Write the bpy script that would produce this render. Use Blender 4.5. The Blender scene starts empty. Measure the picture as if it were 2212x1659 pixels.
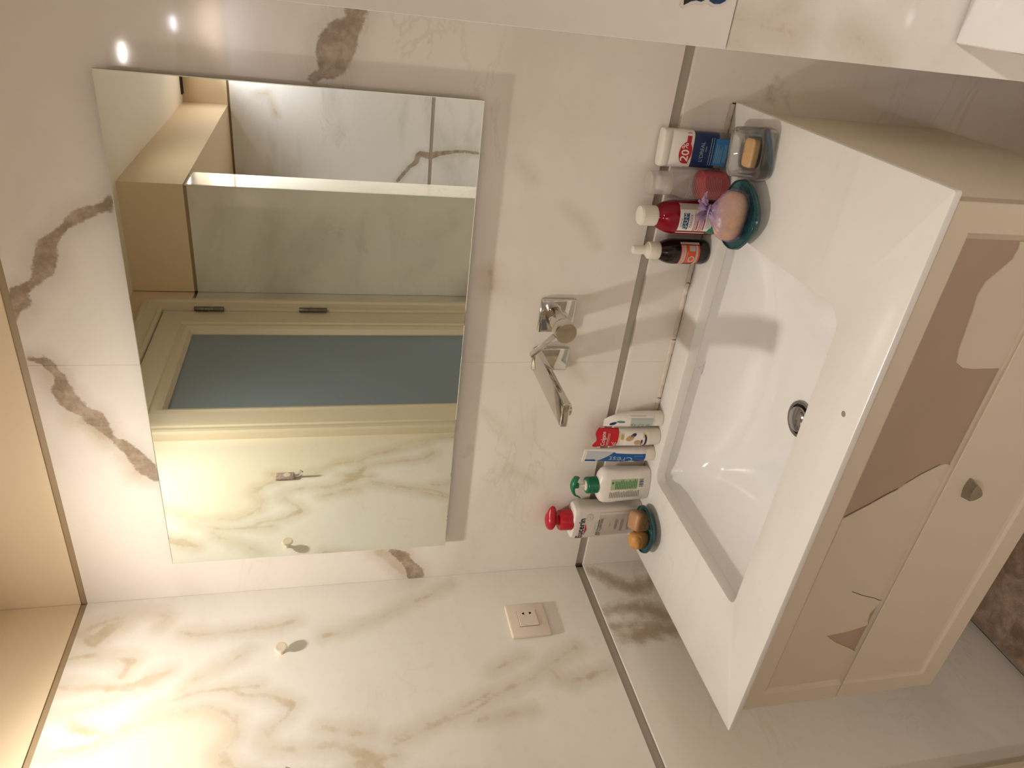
import bpy, bmesh, math, random
import numpy as np
from mathutils import Vector, Matrix, noise
from mathutils.geometry import tessellate_polygon

PI = math.pi
SC = bpy.context.scene
COL = SC.collection
random.seed(3)

# ------------------------------------------------------------------ camera, world, exposure
cam_data = bpy.data.cameras.new('camera')
cam_data.sensor_width = 36.0
cam_data.lens = 1570.46 / 2212.0 * 36.0
cam_data.clip_start = 0.01
cam = bpy.data.objects.new('camera', cam_data)
COL.objects.link(cam)
_cx, _cy, _cz = (0.11277776, -0.2146753, -0.97015241), (0.85877203, 0.51217987, -0.01350507), (0.49979174, -0.83161668, 0.24211965)
cam.matrix_world = Matrix(((_cx[0], _cy[0], _cz[0], 1.2124927), (_cx[1], _cy[1], _cz[1], -1.17957101), (_cx[2], _cy[2], _cz[2], 1.45653037), (0, 0, 0, 1)))
SC.camera = cam

world = bpy.data.worlds.new('world')
SC.world = world
world.use_nodes = True
world.node_tree.nodes['Background'].inputs[0].default_value = (0.02, 0.025, 0.035, 1)
world.node_tree.nodes['Background'].inputs[1].default_value = 1.0

SC.view_settings.view_transform = 'Standard'
SC.view_settings.look = 'None'
SC.view_settings.gamma = 1.0
SC.view_settings.use_curve_mapping = False
SC.view_settings.exposure = 0.0
try:
    SC.cycles.max_bounces = 14
    SC.cycles.diffuse_bounces = 6
    SC.cycles.glossy_bounces = 6
    SC.cycles.transmission_bounces = 10
    SC.cycles.use_denoising = True
    SC.cycles.caustics_refractive = False
except Exception:
    pass

CEIL = 2.165
LIGHTS = [  # x, y, power, colour, cone
    (0.280, -0.395, 5.9, (1.0, 0.93, 0.845), 139),
    (0.775, -1.885, 13.5, (1.0, 0.95, 0.89), 108),
    (0.775, -2.93, 16.0, (1.0, 0.975, 1.09), 125),
    (1.62, -1.75, 18.5, (1.0, 0.94, 0.87), 122),
]

# ------------------------------------------------------------------ wall-stone vein maps (metres on each wall)
BACK_BROWN=[
[(0.8387, 1.7723, 0.0063), (0.8245, 1.7823, 0.0087), (0.8197, 1.7988, 0.0079), (0.8105, 1.8184, 0.0088), (0.7988, 1.8349, 0.008), (0.7871, 1.8478, 0.0048), (0.7739, 1.8609, 0.0073), (0.7579, 1.8723, 0.0131), (0.739, 1.8782, 0.0148), (0.7228, 1.8837, 0.0149), (0.7093, 1.8935, 0.0083), (0.6987, 1.9029, 0.0059), (0.6909, 1.9142, 0.0067), (0.6817, 1.9271, 0.0101), (0.6695, 1.9271, 0.0153), (0.6587, 1.9342, 0.0077), (0.6463, 1.9367, 0.0043), (0.6369, 1.9386, 0.0026)] ,
[(0.5639, 1.933, 0.0032), (0.5605, 1.9245, 0.0044), (0.5605, 1.9115, 0.0079), (0.5511, 1.908, 0.0079), (0.5409, 1.9006, 0.0061), (0.5305, 1.8958, 0.0088), (0.5166, 1.8956, 0.0088), (0.5007, 1.8957, 0.016), (0.4846, 1.8904, 0.0161), (0.4699, 1.8819, 0.0134), (0.4585, 1.8672, 0.009), (0.4452, 1.8553, 0.0162), (0.4356, 1.8484, 0.0126), (0.4164, 1.8399, 0.0081), (0.4028, 1.8362, 0.0045), (0.3926, 1.8246, 0.0091), (0.3742, 1.8097, 0.011), (0.3557, 1.7988, 0.0147), (0.3348, 1.788, 0.0167), (0.3155, 1.7753, 0.0112)] ,
[(1.1285, 1.4146, 0.015), (1.1143, 1.4145, 0.011), (1.0998, 1.4248, 0.014), (1.091, 1.4334, 0.023), (1.078, 1.4421, 0.0261), (1.0671, 1.4457, 0.0231), (1.0573, 1.444, 0.0201), (1.0484, 1.4511, 0.0161), (1.0412, 1.4564, 0.0101)] ,
[(1.0412, 1.4564, 0.006), (1.0321, 1.4749, 0.0055)] ,
[(0.0868, 1.3345, 0.0056), (0.0697, 1.3087, 0.0114), (0.0432, 1.293, 0.0115), (0.0217, 1.2809, 0.0175), (0.0051, 1.2783, 0.0176)] ,
]
BACK_GOLD=[
[(0.5505, 1.9304, 0.0035), (0.5393, 1.9154, 0.0079), (0.5237, 1.9077, 0.0088), (0.5149, 1.8999, 0.0053)] ,
[(0.4408, 1.8924, 0.0036), (0.4403, 1.8785, 0.0072), (0.4362, 1.8652, 0.0072), (0.4168, 1.8513, 0.0073), (0.4033, 1.849, 0.0073)] ,
[(0.3562, 1.8091, 0.0055), (0.3357, 1.8045, 0.0074), (0.315, 1.8042, 0.0075)] ,
[(0.0843, 1.3594, 0.0094), (0.0562, 1.3227, 0.0153), (0.0241, 1.3033, 0.0116)] ,
[(0.7333, 1.1787, 0.0041), (0.7086, 1.1745, 0.005)] ,
]
LEFT_GOLD=[
[(-0.3175, 1.9357, 0.0063), (-0.3266, 1.9094, 0.0062), (-0.3275, 1.8853, 0.0037), (-0.3233, 1.8599, 0.0046), (-0.3106, 1.8361, 0.0043), (-0.295, 1.8099, 0.0037), (-0.2783, 1.7877, 0.0044), (-0.2704, 1.7607, 0.0037), (-0.2684, 1.7322, 0.0031), (-0.2745, 1.7095, 0.0031), (-0.2715, 1.688, 0.0043), (-0.2788, 1.6674, 0.0037), (-0.2873, 1.6493, 0.0031), (-0.3057, 1.6327, 0.003), (-0.3238, 1.626, 0.0027), (-0.3412, 1.622, 0.0027), (-0.3559, 1.6348, 0.0042), (-0.3705, 1.645, 0.0047), (-0.3865, 1.6432, 0.0053)] ,
[(-0.295, 1.8099, 0.0031), (-0.2707, 1.7796, 0.0025), (-0.2539, 1.7515, 0.0025), (-0.2456, 1.7235, 0.0025), (-0.2397, 1.6871, 0.0025), (-0.2404, 1.6467, 0.0025), (-0.2398, 1.6161, 0.0031), (-0.2409, 1.5954, 0.0031)] ,
[(-0.2488, 1.6306, 0.0025), (-0.2587, 1.6145, 0.0025), (-0.2606, 1.5889, 0.0025), (-0.2704, 1.5627, 0.0037), (-0.2821, 1.5441, 0.0049), (-0.29, 1.531, 0.0036), (-0.3097, 1.5405, 0.0027), (-0.3275, 1.5596, 0.0027), (-0.3447, 1.5782, 0.0027), (-0.3528, 1.5801, 0.0027), (-0.3711, 1.5669, 0.0035)] ,
[(-0.2351, 1.7325, 0.0019), (-0.2103, 1.7061, 0.0032), (-0.1919, 1.6725, 0.0045), (-0.1756, 1.6428, 0.0026), (-0.1546, 1.6179, 0.0019)] ,
[(-0.0737, 1.9309, 0.0034), (-0.0557, 1.8991, 0.0048), (-0.0414, 1.8626, 0.0041), (-0.0384, 1.8229, 0.0048), (-0.0511, 1.78, 0.0041), (-0.0762, 1.7893, 0.0047)] ,
[(-0.0767, 1.9353, 0.0069), (-0.0981, 1.9046, 0.0136), (-0.0689, 1.8804, 0.0137), (-0.0536, 1.8548, 0.0069)] ,
[(-0.2577, 1.9351, 0.0026), (-0.2539, 1.9112, 0.0045), (-0.2439, 1.8676, 0.0026), (-0.2304, 1.8353, 0.0026)] ,
[(-0.2587, 1.9077, 0.0045), (-0.2869, 1.8868, 0.0079), (-0.2988, 1.8614, 0.0056), (-0.3014, 1.8427, 0.0031)] ,
[(-0.1985, 1.9377, 0.0066), (-0.2149, 1.8144, 0.008), (-0.2006, 1.7803, 0.0096), (-0.1874, 1.7576, 0.0032)] ,
[(-0.1351, 1.9353, 0.0034), (-0.1333, 1.8962, 0.0033), (-0.1556, 1.8263, 0.0066), (-0.1867, 1.8373, 0.0065)] ,
[(-0.0994, 1.7481, 0.0027), (-0.1054, 1.7284, 0.0053), (-0.108, 1.6767, 0.002), (-0.1028, 1.5659, 0.0052), (-0.0913, 1.535, 0.0026)] ,
[(-0.3907, 1.3556, 0.0017), (-0.3773, 1.3127, 0.0027), (-0.3576, 1.2614, 0.0031), (-0.3474, 1.2096, 0.0031), (-0.3245, 1.1667, 0.0031), (-0.3071, 1.1301, 0.0032), (-0.2942, 1.0831, 0.0032), (-0.2679, 1.0417, 0.0036), (-0.2552, 1.0134, 0.0037), (-0.2312, 0.9702, 0.0045)] ,
[(-0.2727, 1.036, 0.0029), (-0.2979, 1.0254, 0.0043), (-0.3089, 1.0007, 0.0065), (-0.3021, 0.9634, 0.0036), (-0.2921, 0.9171, 0.0029)] ,
[(-0.1392, 1.4761, 0.0018), (-0.1347, 1.4432, 0.0018), (-0.1191, 1.3923, 0.0019), (-0.0902, 1.3317, 0.0019), (-0.0602, 1.2643, 0.0015), (-0.0274, 1.2044, 0.0016)] ,
[(-0.3442, 1.4761, 0.0051), (-0.3569, 1.4327, 0.0067), (-0.3656, 1.395, 0.005)] ,
[(-0.4209, 1.4261, 0.0049), (-0.4168, 1.392, 0.005), (-0.4126, 1.3573, 0.0026)] ,
[(-0.3666, 1.1972, 0.002), (-0.3638, 1.1424, 0.0021), (-0.36, 1.0926, 0.0017)] ,
[(-0.2656, 1.1518, 0.0021), (-0.247, 1.1101, 0.0029), (-0.2385, 1.0801, 0.0018)] ,
[(-0.3703, 1.6447, 0.0072), (-0.3922, 1.6264, 0.0041), (-0.4204, 1.5914, 0.0091), (-0.4423, 1.605, 0.0046), (-0.4288, 1.5629, 0.0037), (-0.4349, 1.5001, 0.0037), (-0.4542, 1.466, 0.0037), (-0.478, 1.4353, 0.0037), (-0.48, 1.3867, 0.0037), (-0.5103, 1.3449, 0.0038), (-0.5231, 1.2982, 0.0076), (-0.5443, 1.2498, 0.0096), (-0.5538, 1.2014, 0.0048), (-0.5764, 1.16, 0.0039), (-0.5819, 1.1053, 0.0039)] ,
[(-0.3703, 1.6447, 0.0054), (-0.3361, 1.6226, 0.0035), (-0.2989, 1.6278, 0.0035)] ,
[(-0.3355, 1.5752, 0.004), (-0.3704, 1.5606, 0.0045), (-0.3808, 1.5201, 0.0045), (-0.376, 1.458, 0.008), (-0.4131, 1.3936, 0.0082), (-0.4624, 1.3697, 0.0046)] ,
[(-0.4779, 1.3779, 0.0037), (-0.455, 1.37, 0.0046), (-0.4337, 1.3798, 0.0037), (-0.4233, 1.4363, 0.0027)] ,
[(-0.3825, 1.3605, 0.0018), (-0.3547, 1.2676, 0.0018), (-0.3124, 1.1636, 0.0018)] ,
[(-0.4684, 1.3472, 0.0028), (-0.4823, 1.2095, 0.0038), (-0.5118, 1.1778, 0.0038)] ,
]
LEFT_BROWN=[
[(-0.0215, 0.8653, 0.0061), (-0.064, 0.8173, 0.0122), (-0.0884, 0.7847, 0.0122), (-0.068, 0.7305, 0.0104)] ,
[(-0.1436, 0.8695, 0.0059), (-0.1391, 0.8242, 0.0119), (-0.1505, 0.768, 0.016), (-0.1725, 0.7447, 0.0159)] ,
[(-0.2147, 0.8559, 0.0096), (-0.2221, 0.8318, 0.0115), (-0.2072, 0.787, 0.0156), (-0.2109, 0.7371, 0.0158)] ,
[(-0.1904, 0.8702, 0.0038), (-0.1869, 0.8222, 0.0078)] ,
]
LOBE= [(-0.3418, 1.9624, 0.0), (-0.3199, 1.9372, 0.0), (-0.3279, 1.909, 0.0), (-0.3238, 1.8598, 0.0), (-0.2964, 1.8096, 0.0), (-0.2719, 1.7604, 0.0), (-0.273, 1.6878, 0.0), (-0.2888, 1.6491, 0.0), (-0.3119, 1.6296, 0.0), (-0.3411, 1.6232, 0.0), (-0.3708, 1.6426, 0.0), (-0.3918, 1.6426, 0.0)]
LOBE2= [(-0.5715, 1.907, 0.0), (-0.3138, 1.8395, 0.0), (-0.2791, 1.783, 0.0), (-0.2693, 1.671, 0.0), (-0.3297, 1.6222, 0.0), (-0.367, 1.6445, 0.0), (-0.4273, 1.5918, 0.0), (-0.4478, 1.4789, 0.0), (-0.4826, 1.3911, 0.0), (-0.5524, 1.2491, 0.0), (-0.5785, 1.1206, 0.0)]
DEEP_BROWN=[
[(0.0632, 1.0715, 0.0065), (0.1019, 1.0422, 0.0091), (0.1468, 1.0072, 0.0091), (0.1733, 0.9716, 0.0117), (0.2103, 0.9611, 0.0162), (0.223, 0.9494, 0.0142), (0.2144, 0.8937, 0.0194), (0.2333, 0.8331, 0.0117), (0.2477, 0.7471, 0.0078), (0.2509, 0.6972, 0.0065), (0.2469, 0.6149, 0.0065)] ,
[(0.474, 1.8027, 0.0038), (0.4827, 1.7595, 0.0064), (0.4576, 1.7394, 0.0051), (0.4206, 1.7304, 0.0051), (0.3782, 1.7134, 0.0051)] ,
]
RIGHT_GOLD=[
[(1.1903, 1.1148, 0.0009), (1.1889, 1.0915, 0.0014), (1.1887, 1.0822, 0.0038), (1.1874, 1.0678, 0.0019), (1.1841, 1.0429, 0.0015)] ,
[(1.1749, 1.1011, 0.0038), (1.1698, 1.0949, 0.0019)] ,
[(1.1897, 1.0825, 0.0014), (1.1987, 1.0669, 0.0015), (1.2079, 1.056, 0.001)] ,
[(1.1913, 0.9871, 0.0021), (1.1779, 0.9614, 0.0031), (1.171, 0.9482, 0.0026)] ,
]

BACK_SOFT = [[(0.668, 1.015, 0.002), (0.688, 0.998, 0.004), (0.690, 0.975, 0.003)], [(0.555, 1.005, 0.003), (0.532, 0.985, 0.006), (0.510, 0.968, 0.003)], [(0.60, 1.03, 0.001), (0.615, 0.995, 0.002)],
 [(0.86, 1.06, 0.001), (0.83, 1.02, 0.002), (0.79, 0.99, 0.002)], [(0.30, 1.10, 0.001), (0.27, 1.05, 0.003), (0.25, 1.03, 0.001)], [(0.93, 1.15, 0.001), (0.90, 1.12, 0.002)], [(0.44, 1.16, 0.001), (0.40, 1.12, 0.002), (0.37, 1.11, 0.001)]]
LOBE_ALL = [(-0.62, 1.95, 0.0)] + LOBE[:9] + LOBE2[4:] + [(-0.62, 1.06, 0.0)]

# ------------------------------------------------------------------ node helpers / materials
def new_mat(name):
    m = bpy.data.materials.new(name)
    m.use_nodes = True
    nt = m.node_tree
    b = nt.nodes['Principled BSDF']
    return m, nt, b

def N(nt, typ, **kw):
    n = nt.nodes.new(typ)
    for k, v in kw.items():
        setattr(n, k, v)
    return n

def L(nt, a, b):
    nt.links.new(a, b)

def math_node(nt, op, a, b=None, c=None):
    n = N(nt, 'ShaderNodeMath', operation=op)
    for i, v in enumerate((a, b, c)):
        if v is None:
            continue
        if isinstance(v, (int, float)):
            n.inputs[i].default_value = v
        else:
            L(nt, v, n.inputs[i])
    return n.outputs[0]

def smooth(nt, val, lo, hi, to0=0.0, to1=1.0):
    n = N(nt, 'ShaderNodeMapRange', interpolation_type='SMOOTHSTEP')
    L(nt, val, n.inputs[0])
    n.inputs[1].default_value = lo
    n.inputs[2].default_value = hi
    n.inputs[3].default_value = to0
    n.inputs[4].default_value = to1
    return n.outputs[0]

def mixc(nt, fac, a, b):
    n = N(nt, 'ShaderNodeMix', data_type='RGBA')
    if isinstance(fac, (int, float)):
        n.inputs[0].default_value = fac
    else:
        L(nt, fac, n.inputs[0])
    for v, k in ((a, 6), (b, 7)):
        if isinstance(v, tuple):
            n.inputs[k].default_value = (v[0], v[1], v[2], 1)
        else:
            L(nt, v, n.inputs[k])
    return n.outputs[2]

def noise_tex(nt, vec, scale, detail=3, rough=0.5, dist=0.0):
    n = N(nt, 'ShaderNodeTexNoise')
    n.inputs['Scale'].default_value = scale
    n.inputs['Detail'].default_value = detail
    n.inputs['Roughness'].default_value = rough
    n.inputs['Distortion'].default_value = dist
    if vec is not None:
        L(nt, vec, n.inputs['Vector'])
    return n.outputs[0]

def mapped(nt, rot=(0, 0, 0), scale=(1, 1, 1), loc=(0, 0, 0)):
    tc = N(nt, 'ShaderNodeTexCoord')
    mp = N(nt, 'ShaderNodeMapping')
    mp.inputs['Rotation'].default_value = rot
    mp.inputs['Scale'].default_value = scale
    mp.inputs['Location'].default_value = loc
    L(nt, tc.outputs['Object'], mp.inputs['Vector'])
    return mp.outputs['Vector']

def plain(name, col, rough=0.4, metal=0.0, spec=0.5, trans=0.0, ior=1.45, var=0.04, vscale=30.0, coat=0.0, alpha=1.0, bump=0.0, bscale=200.0, sss=0.0):
    m, nt, b = new_mat(name)
    v = mapped(nt)
    n = noise_tex(nt, v, vscale, 3)
    c2 = tuple(max(0.0, c * (1 - var * 2)) for c in col)
    L(nt, mixc(nt, n, (col[0], col[1], col[2]), c2), b.inputs['Base Color'])
    b.inputs['Roughness'].default_value = rough
    b.inputs['Metallic'].default_value = metal
    b.inputs['Specular IOR Level'].default_value = spec
    b.inputs['Transmission Weight'].default_value = trans
    b.inputs['IOR'].default_value = ior
    b.inputs['Coat Weight'].default_value = coat
    b.inputs['Alpha'].default_value = alpha
    if sss:
        b.inputs['Subsurface Weight'].default_value = sss
        b.inputs['Subsurface Radius'].default_value = (0.01, 0.006, 0.004)
    if bump:
        bn = N(nt, 'ShaderNodeBump')
        bn.inputs['Strength'].default_value = bump
        bn.inputs['Distance'].default_value = 0.001
        L(nt, noise_tex(nt, v, bscale, 4), bn.inputs['Height'])
        L(nt, bn.outputs[0], b.inputs['Normal'])
    return m

def marble(name, base=(0.80, 0.745, 0.68), cloud=(0.60, 0.54, 0.465), amount=0.55, rot=(0, 0, 0), stretch=(1, 1, 1), seed=0.0, rough=0.06, fine=0.22, attrs=True):
    m, nt, b = new_mat(name)
    v = mapped(nt, rot, stretch, (seed, seed * 1.7, seed * 0.6))
    v2 = mapped(nt, (0, 0, 0), (1, 1, 1), (seed * 2.1, seed, seed))
    big = noise_tex(nt, v, 2.6, 6, 0.55, 0.6)
    c = mixc(nt, math_node(nt, 'MULTIPLY', smooth(nt, big, 0.46, 0.74), amount), base, cloud)
    # fine hair veins
    h = noise_tex(nt, v, 5.0, 7, 0.6, 1.2)
    hv = smooth(nt, math_node(nt, 'ABSOLUTE', math_node(nt, 'SUBTRACT', h, 0.5)), 0.0, 0.022, 1.0, 0.0)
    gate = smooth(nt, noise_tex(nt, v2, 2.1, 2), 0.5, 0.66)
    c = mixc(nt, math_node(nt, 'MULTIPLY', math_node(nt, 'MULTIPLY', hv, gate), fine), c, (0.50, 0.43, 0.34))
    mott = noise_tex(nt, v2, 60, 4, 0.6)
    c = mixc(nt, math_node(nt, 'MULTIPLY', smooth(nt, mott, 0.5, 0.8), 0.10), c, (0.6, 0.5, 0.42))
    if attrs:
        n1 = math_node(nt, 'SUBTRACT', noise_tex(nt, v2, 38, 6, 0.68), 0.5)
        n2 = math_node(nt, 'SUBTRACT', noise_tex(nt, v2, 150, 5, 0.7), 0.5)
        n3 = noise_tex(nt, v2, 14, 4, 0.6)
        def attr(nm):
            a = N(nt, 'ShaderNodeAttribute', attribute_name=nm)
            return a.outputs['Fac']
        # cream zone
        cr = attr('cream')
        cz = smooth(nt, math_node(nt, 'ADD', cr, math_node(nt, 'MULTIPLY', n1, 0.02)), -0.012, 0.006, 1.0, 0.0)
        c = mixc(nt, math_node(nt, 'MULTIPLY', cz, 0.75), c, (0.78, 0.70, 0.555))
        # gold veins, soft-edged
        g = math_node(nt, 'ADD', attr('gold'), math_node(nt, 'MULTIPLY', n1, 0.026))
        gm = smooth(nt, g, -0.005, 0.010, 1.0, 0.0)
        gh = smooth(nt, g, -0.002, 0.035, 0.34, 0.0)
        gfac = math_node(nt, 'MAXIMUM', math_node(nt, 'MULTIPLY', gm, smooth(nt, n3, 0.25, 0.75, 0.25, 0.85)), gh)
        c = mixc(nt, gfac, c, (0.53, 0.415, 0.255))
        # brown crystalline seams, ragged, with a grey halo
        d = math_node(nt, 'ADD', attr('brown'), math_node(nt, 'ADD', math_node(nt, 'MULTIPLY', n1, 0.016), math_node(nt, 'MULTIPLY', n2, 0.010)))
        halo = smooth(nt, d, 0.0, 0.035, 0.32, 0.0)
        c = mixc(nt, halo, c, (0.47, 0.42, 0.36))
        bm_ = smooth(nt, d, -0.0015, 0.0030, 1.0, 0.0)
        bcol = mixc(nt, smooth(nt, noise_tex(nt, v2, 45, 6, 0.7), 0.35, 0.68), (0.235, 0.165, 0.105), (0.44, 0.345, 0.245))
        edge = smooth(nt, math_node(nt, 'ABSOLUTE', d), 0.0, 0.003, 1.0, 0.0)
        spot = smooth(nt, n2, 0.10, 0.22)
        bcol = mixc(nt, math_node(nt, 'MULTIPLY', edge, spot), bcol, (0.03, 0.02, 0.015))
        c = mixc(nt, math_node(nt, 'MULTIPLY', bm_, 0.88), c, bcol)
        # soft brown stains
        s = math_node(nt, 'ADD', attr('stain'), math_node(nt, 'MULTIPLY', n1, 0.05))
        c = mixc(nt, smooth(nt, s, -0.012, 0.02, 0.75, 0.0), c, (0.36, 0.25, 0.15))
    L(nt, c, b.inputs['Base Color'])
    b.inputs['Roughness'].default_value = rough
    b.inputs['Specular IOR Level'].default_value = 0.5
    return m

MB = marble('marble_back_wall', rot=(0, 0.5, 0), stretch=(0.55, 1, 1.2), seed=3.1)
ML = marble('marble_left_wall', base=(0.86, 0.825, 0.76), rot=(0.9, 0, 0), stretch=(1, 0.6, 1.3), seed=1.3, amount=0.35, fine=0.18)
MD = marble('marble_far_wall', base=(0.80, 0.785, 0.76), cloud=(0.52, 0.50, 0.47), rot=(0, -0.6, 0), stretch=(0.5, 1, 1.2), seed=6.0, amount=0.8)
MS = marble('marble_shower_screen', base=(0.74, 0.73, 0.68), cloud=(0.50, 0.48, 0.42), rot=(0, 0.3, 0), stretch=(0.6, 1, 1), seed=8.0, amount=0.8)
MR = marble('marble_pier', base=(0.90, 0.86, 0.80), rot=(0, 0.2, 0), seed=4.4, amount=0.3, fine=0.2)
MC = marble('marble_counter', base=(0.73, 0.70, 0.66), cloud=(0.60, 0.565, 0.52), rot=(0, 0, 0.5), stretch=(0.6, 2.2, 1), seed=2.0, amount=0.6, fine=0.15, attrs=False, rough=0.24)
M_PAINT = plain('painted_plaster', (0.76, 0.62, 0.43), 0.65, var=0.02, vscale=4, bump=0.15, bscale=300)
M_CEIL = plain('ceiling_paint', (0.86, 0.80, 0.70), 0.7, var=0.015, vscale=4)
M_GROOVE = plain('groove_strip', (0.37, 0.275, 0.165), 0.5, var=0.05, vscale=12)
M_GROOVE2 = plain('lower_groove_strip', (0.47, 0.42, 0.35), 0.35, var=0.05, vscale=12)
M_CREAM = plain('cream_lacquer', (0.68, 0.59, 0.445), 0.28, var=0.03, vscale=6)
M_VAN = plain('vanity_lacquer', (0.64, 0.545, 0.42), 0.32, var=0.03, vscale=5)
M_CARC = plain('vanity_lacquer_lightened', (0.84, 0.76, 0.61), 0.35, var=0.02, vscale=5)  # vanity lacquer painted paler, standing in for light on the cabinet's side
M_DRAIN = plain('dull_chrome', (0.36, 0.35, 0.34), 0.12, metal=1.0, var=0.02)
M_VENEER = plain('vanity_veneer_film', (0.61, 0.51, 0.39), 0.38, var=0.04, vscale=6)
M_BOARD = plain('bare_board', (0.41, 0.295, 0.215), 0.6, var=0.09, vscale=7, bump=0.2, bscale=120)
M_DARK = plain('dark_gap', (0.05, 0.04, 0.03), 0.8)
M_CHROME = plain('chrome', (0.64, 0.61, 0.56), 0.05, metal=1.0, var=0.01)
M_STEEL = plain('brushed_steel', (0.42, 0.38, 0.33), 0.3, metal=1.0, var=0.05)
M_HINGE = plain('aged_steel', (0.22, 0.20, 0.17), 0.35, metal=0.8, var=0.2, vscale=80)
M_MIRROR = plain('mirror_silver', (0.88, 0.92, 0.84), 0.0, metal=1.0, var=0.0)
M_MEDGE = plain('mirror_edge', (0.10, 0.12, 0.09), 0.2, spec=0.8)
M_CERAMIC = plain('white_ceramic', (0.84, 0.82, 0.805), 0.07, var=0.01, coat=0.5)
M_WPLAST = plain('white_plastic', (0.80, 0.745, 0.68), 0.35, var=0.02)
M_SOCKET = plain('socket_plastic', (0.78, 0.68, 0.57), 0.3, var=0.01)
M_KNOBW = plain('glazed_cream', (0.80, 0.71, 0.56), 0.12, var=0.02, coat=0.4)
M_BLACK = plain('black_hole', (0.01, 0.01, 0.01), 0.6)
M_CAULK = plain('old_sealant', (0.72, 0.64, 0.53), 0.5, var=0.12, vscale=60, bump=0.4, bscale=250)
M_FROST = plain('frosted_door_glass', (0.215, 0.265, 0.30), 0.45, var=0.06, vscale=3)

# ------------------------------------------------------------------ mesh helpers
def link(name, me, mat, parent=None, smooth_=False):
    o = bpy.data.objects.new(name, me)
    COL.objects.link(o)
    if mat is not None:
        for mm in (mat if isinstance(mat, (list, tuple)) else [mat]):
            me.materials.append(mm)
    if smooth_:
        me.polygons.foreach_set('use_smooth', [True] * len(me.polygons))
    if parent is not None:
        o.parent = parent
    return o

def mesh_obj(name, V, F, mat, parent=None, smooth_=False):
    me = bpy.data.meshes.new(name)
    me.from_pydata([tuple(v) for v in V], [], F)
    me.update()
    return link(name, me, mat, parent, smooth_)

def bm_obj(name, bm, mat, parent=None, smooth_=False, angle=None):
    bmesh.ops.recalc_face_normals(bm, faces=bm.faces[:])
    me = bpy.data.meshes.new(name)
    bm.to_mesh(me)
    bm.free()
    if angle is not None:
        me.polygons.foreach_set('use_smooth', [True] * len(me.polygons))
        try:
            me.set_sharp_from_angle(angle=angle)
        except Exception:
            pass
    return link(name, me, mat, parent, smooth_)

def add_box(bm, x0, x1, y0, y1, z0, z1, bev=0.0, seg=2):
    r = bmesh.ops.create_cube(bm, size=1.0)
    vs = r['verts']
    for v in vs:
        v.co.x = x0 + (v.co.x + 0.5) * (x1 - x0)
        v.co.y = y0 + (v.co.y + 0.5) * (y1 - y0)
        v.co.z = z0 + (v.co.z + 0.5) * (z1 - z0)
    if bev > 0:
        es = list({e for v in vs for e in v.link_edges})
        bmesh.ops.bevel(bm, geom=es, offset=bev, segments=seg, profile=0.5, affect='EDGES')

def box(name, x0, x1, y0, y1, z0, z1, mat, parent=None, bev=0.0, seg=2):
    bm = bmesh.new()
    add_box(bm, x0, x1, y0, y1, z0, z1, bev, seg)
    return bm_obj(name, bm, mat, parent, angle=0.6 if bev > 0 else None)

def tag(o, label=None, cat=None, group=None, kind=None):
    if label: o['label'] = label
    if cat: o['category'] = cat
    if group: o['group'] = group
    if kind: o['kind'] = kind
    return o

def thing(name, label, cat, loc=(0, 0, 0), rz=0.0, group=None, kind=None):
    o = bpy.data.objects.new(name, None)
    o.empty_display_size = 0.02
    COL.objects.link(o)
    o.location = loc
    o.rotation_euler = (0, 0, rz)
    return tag(o, label, cat, group, kind)

def structure(name, loc=(0, 0, 0)):
    o = bpy.data.objects.new(name, None)
    COL.objects.link(o)
    o.location = loc
    o['kind'] = 'structure'
    return o

def prism(bm, poly, fn, t0, t1):
    """poly: 2D outline; fn(u, v, t) -> 3D; thin solid between t0 and t1"""
    tris = tessellate_polygon([[Vector((p[0], p[1], 0)) for p in poly]])
    n = len(poly)
    a = [bm.verts.new(fn(p[0], p[1], t0)) for p in poly]
    b = [bm.verts.new(fn(p[0], p[1], t1)) for p in poly]
    for t in tris:
        for vs in ((a[t[0]], a[t[1]], a[t[2]]), (b[t[2]], b[t[1]], b[t[0]])):
            try: bm.faces.new(vs)
            except ValueError: pass
    for i in range(n):
        j = (i + 1) % n
        try: bm.faces.new((a[i], a[j], b[j], b[i]))
        except ValueError: pass

def lathe(bm, prof, seg=40, axis='z', centre=(0, 0, 0), caps=True):
    rings = []
    for r, h in prof:
        ring = []
        for k in range(seg):
            t = 2 * PI * k / seg
            a, b_ = r * math.cos(t), r * math.sin(t)
            p = {'z': (a, b_, h), 'y': (a, h, b_), 'x': (h, a, b_)}[axis]
            ring.append(bm.verts.new((p[0] + centre[0], p[1] + centre[1], p[2] + centre[2])))
        rings.append(ring)
    for i in range(len(rings) - 1):
        for k in range(seg):
            j = (k + 1) % seg
            bm.faces.new((rings[i][k], rings[i][j], rings[i + 1][j], rings[i + 1][k]))
    if caps:
        bm.faces.new(rings[0][::-1])
        bm.faces.new(rings[-1])

def lathe_obj(name, prof, mat, parent=None, seg=40, axis='z', centre=(0, 0, 0), caps=True, angle=0.7):
    bm = bmesh.new()
    lathe(bm, prof, seg, axis, centre, caps)
    return bm_obj(name, bm, mat, parent, angle=angle)

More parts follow.
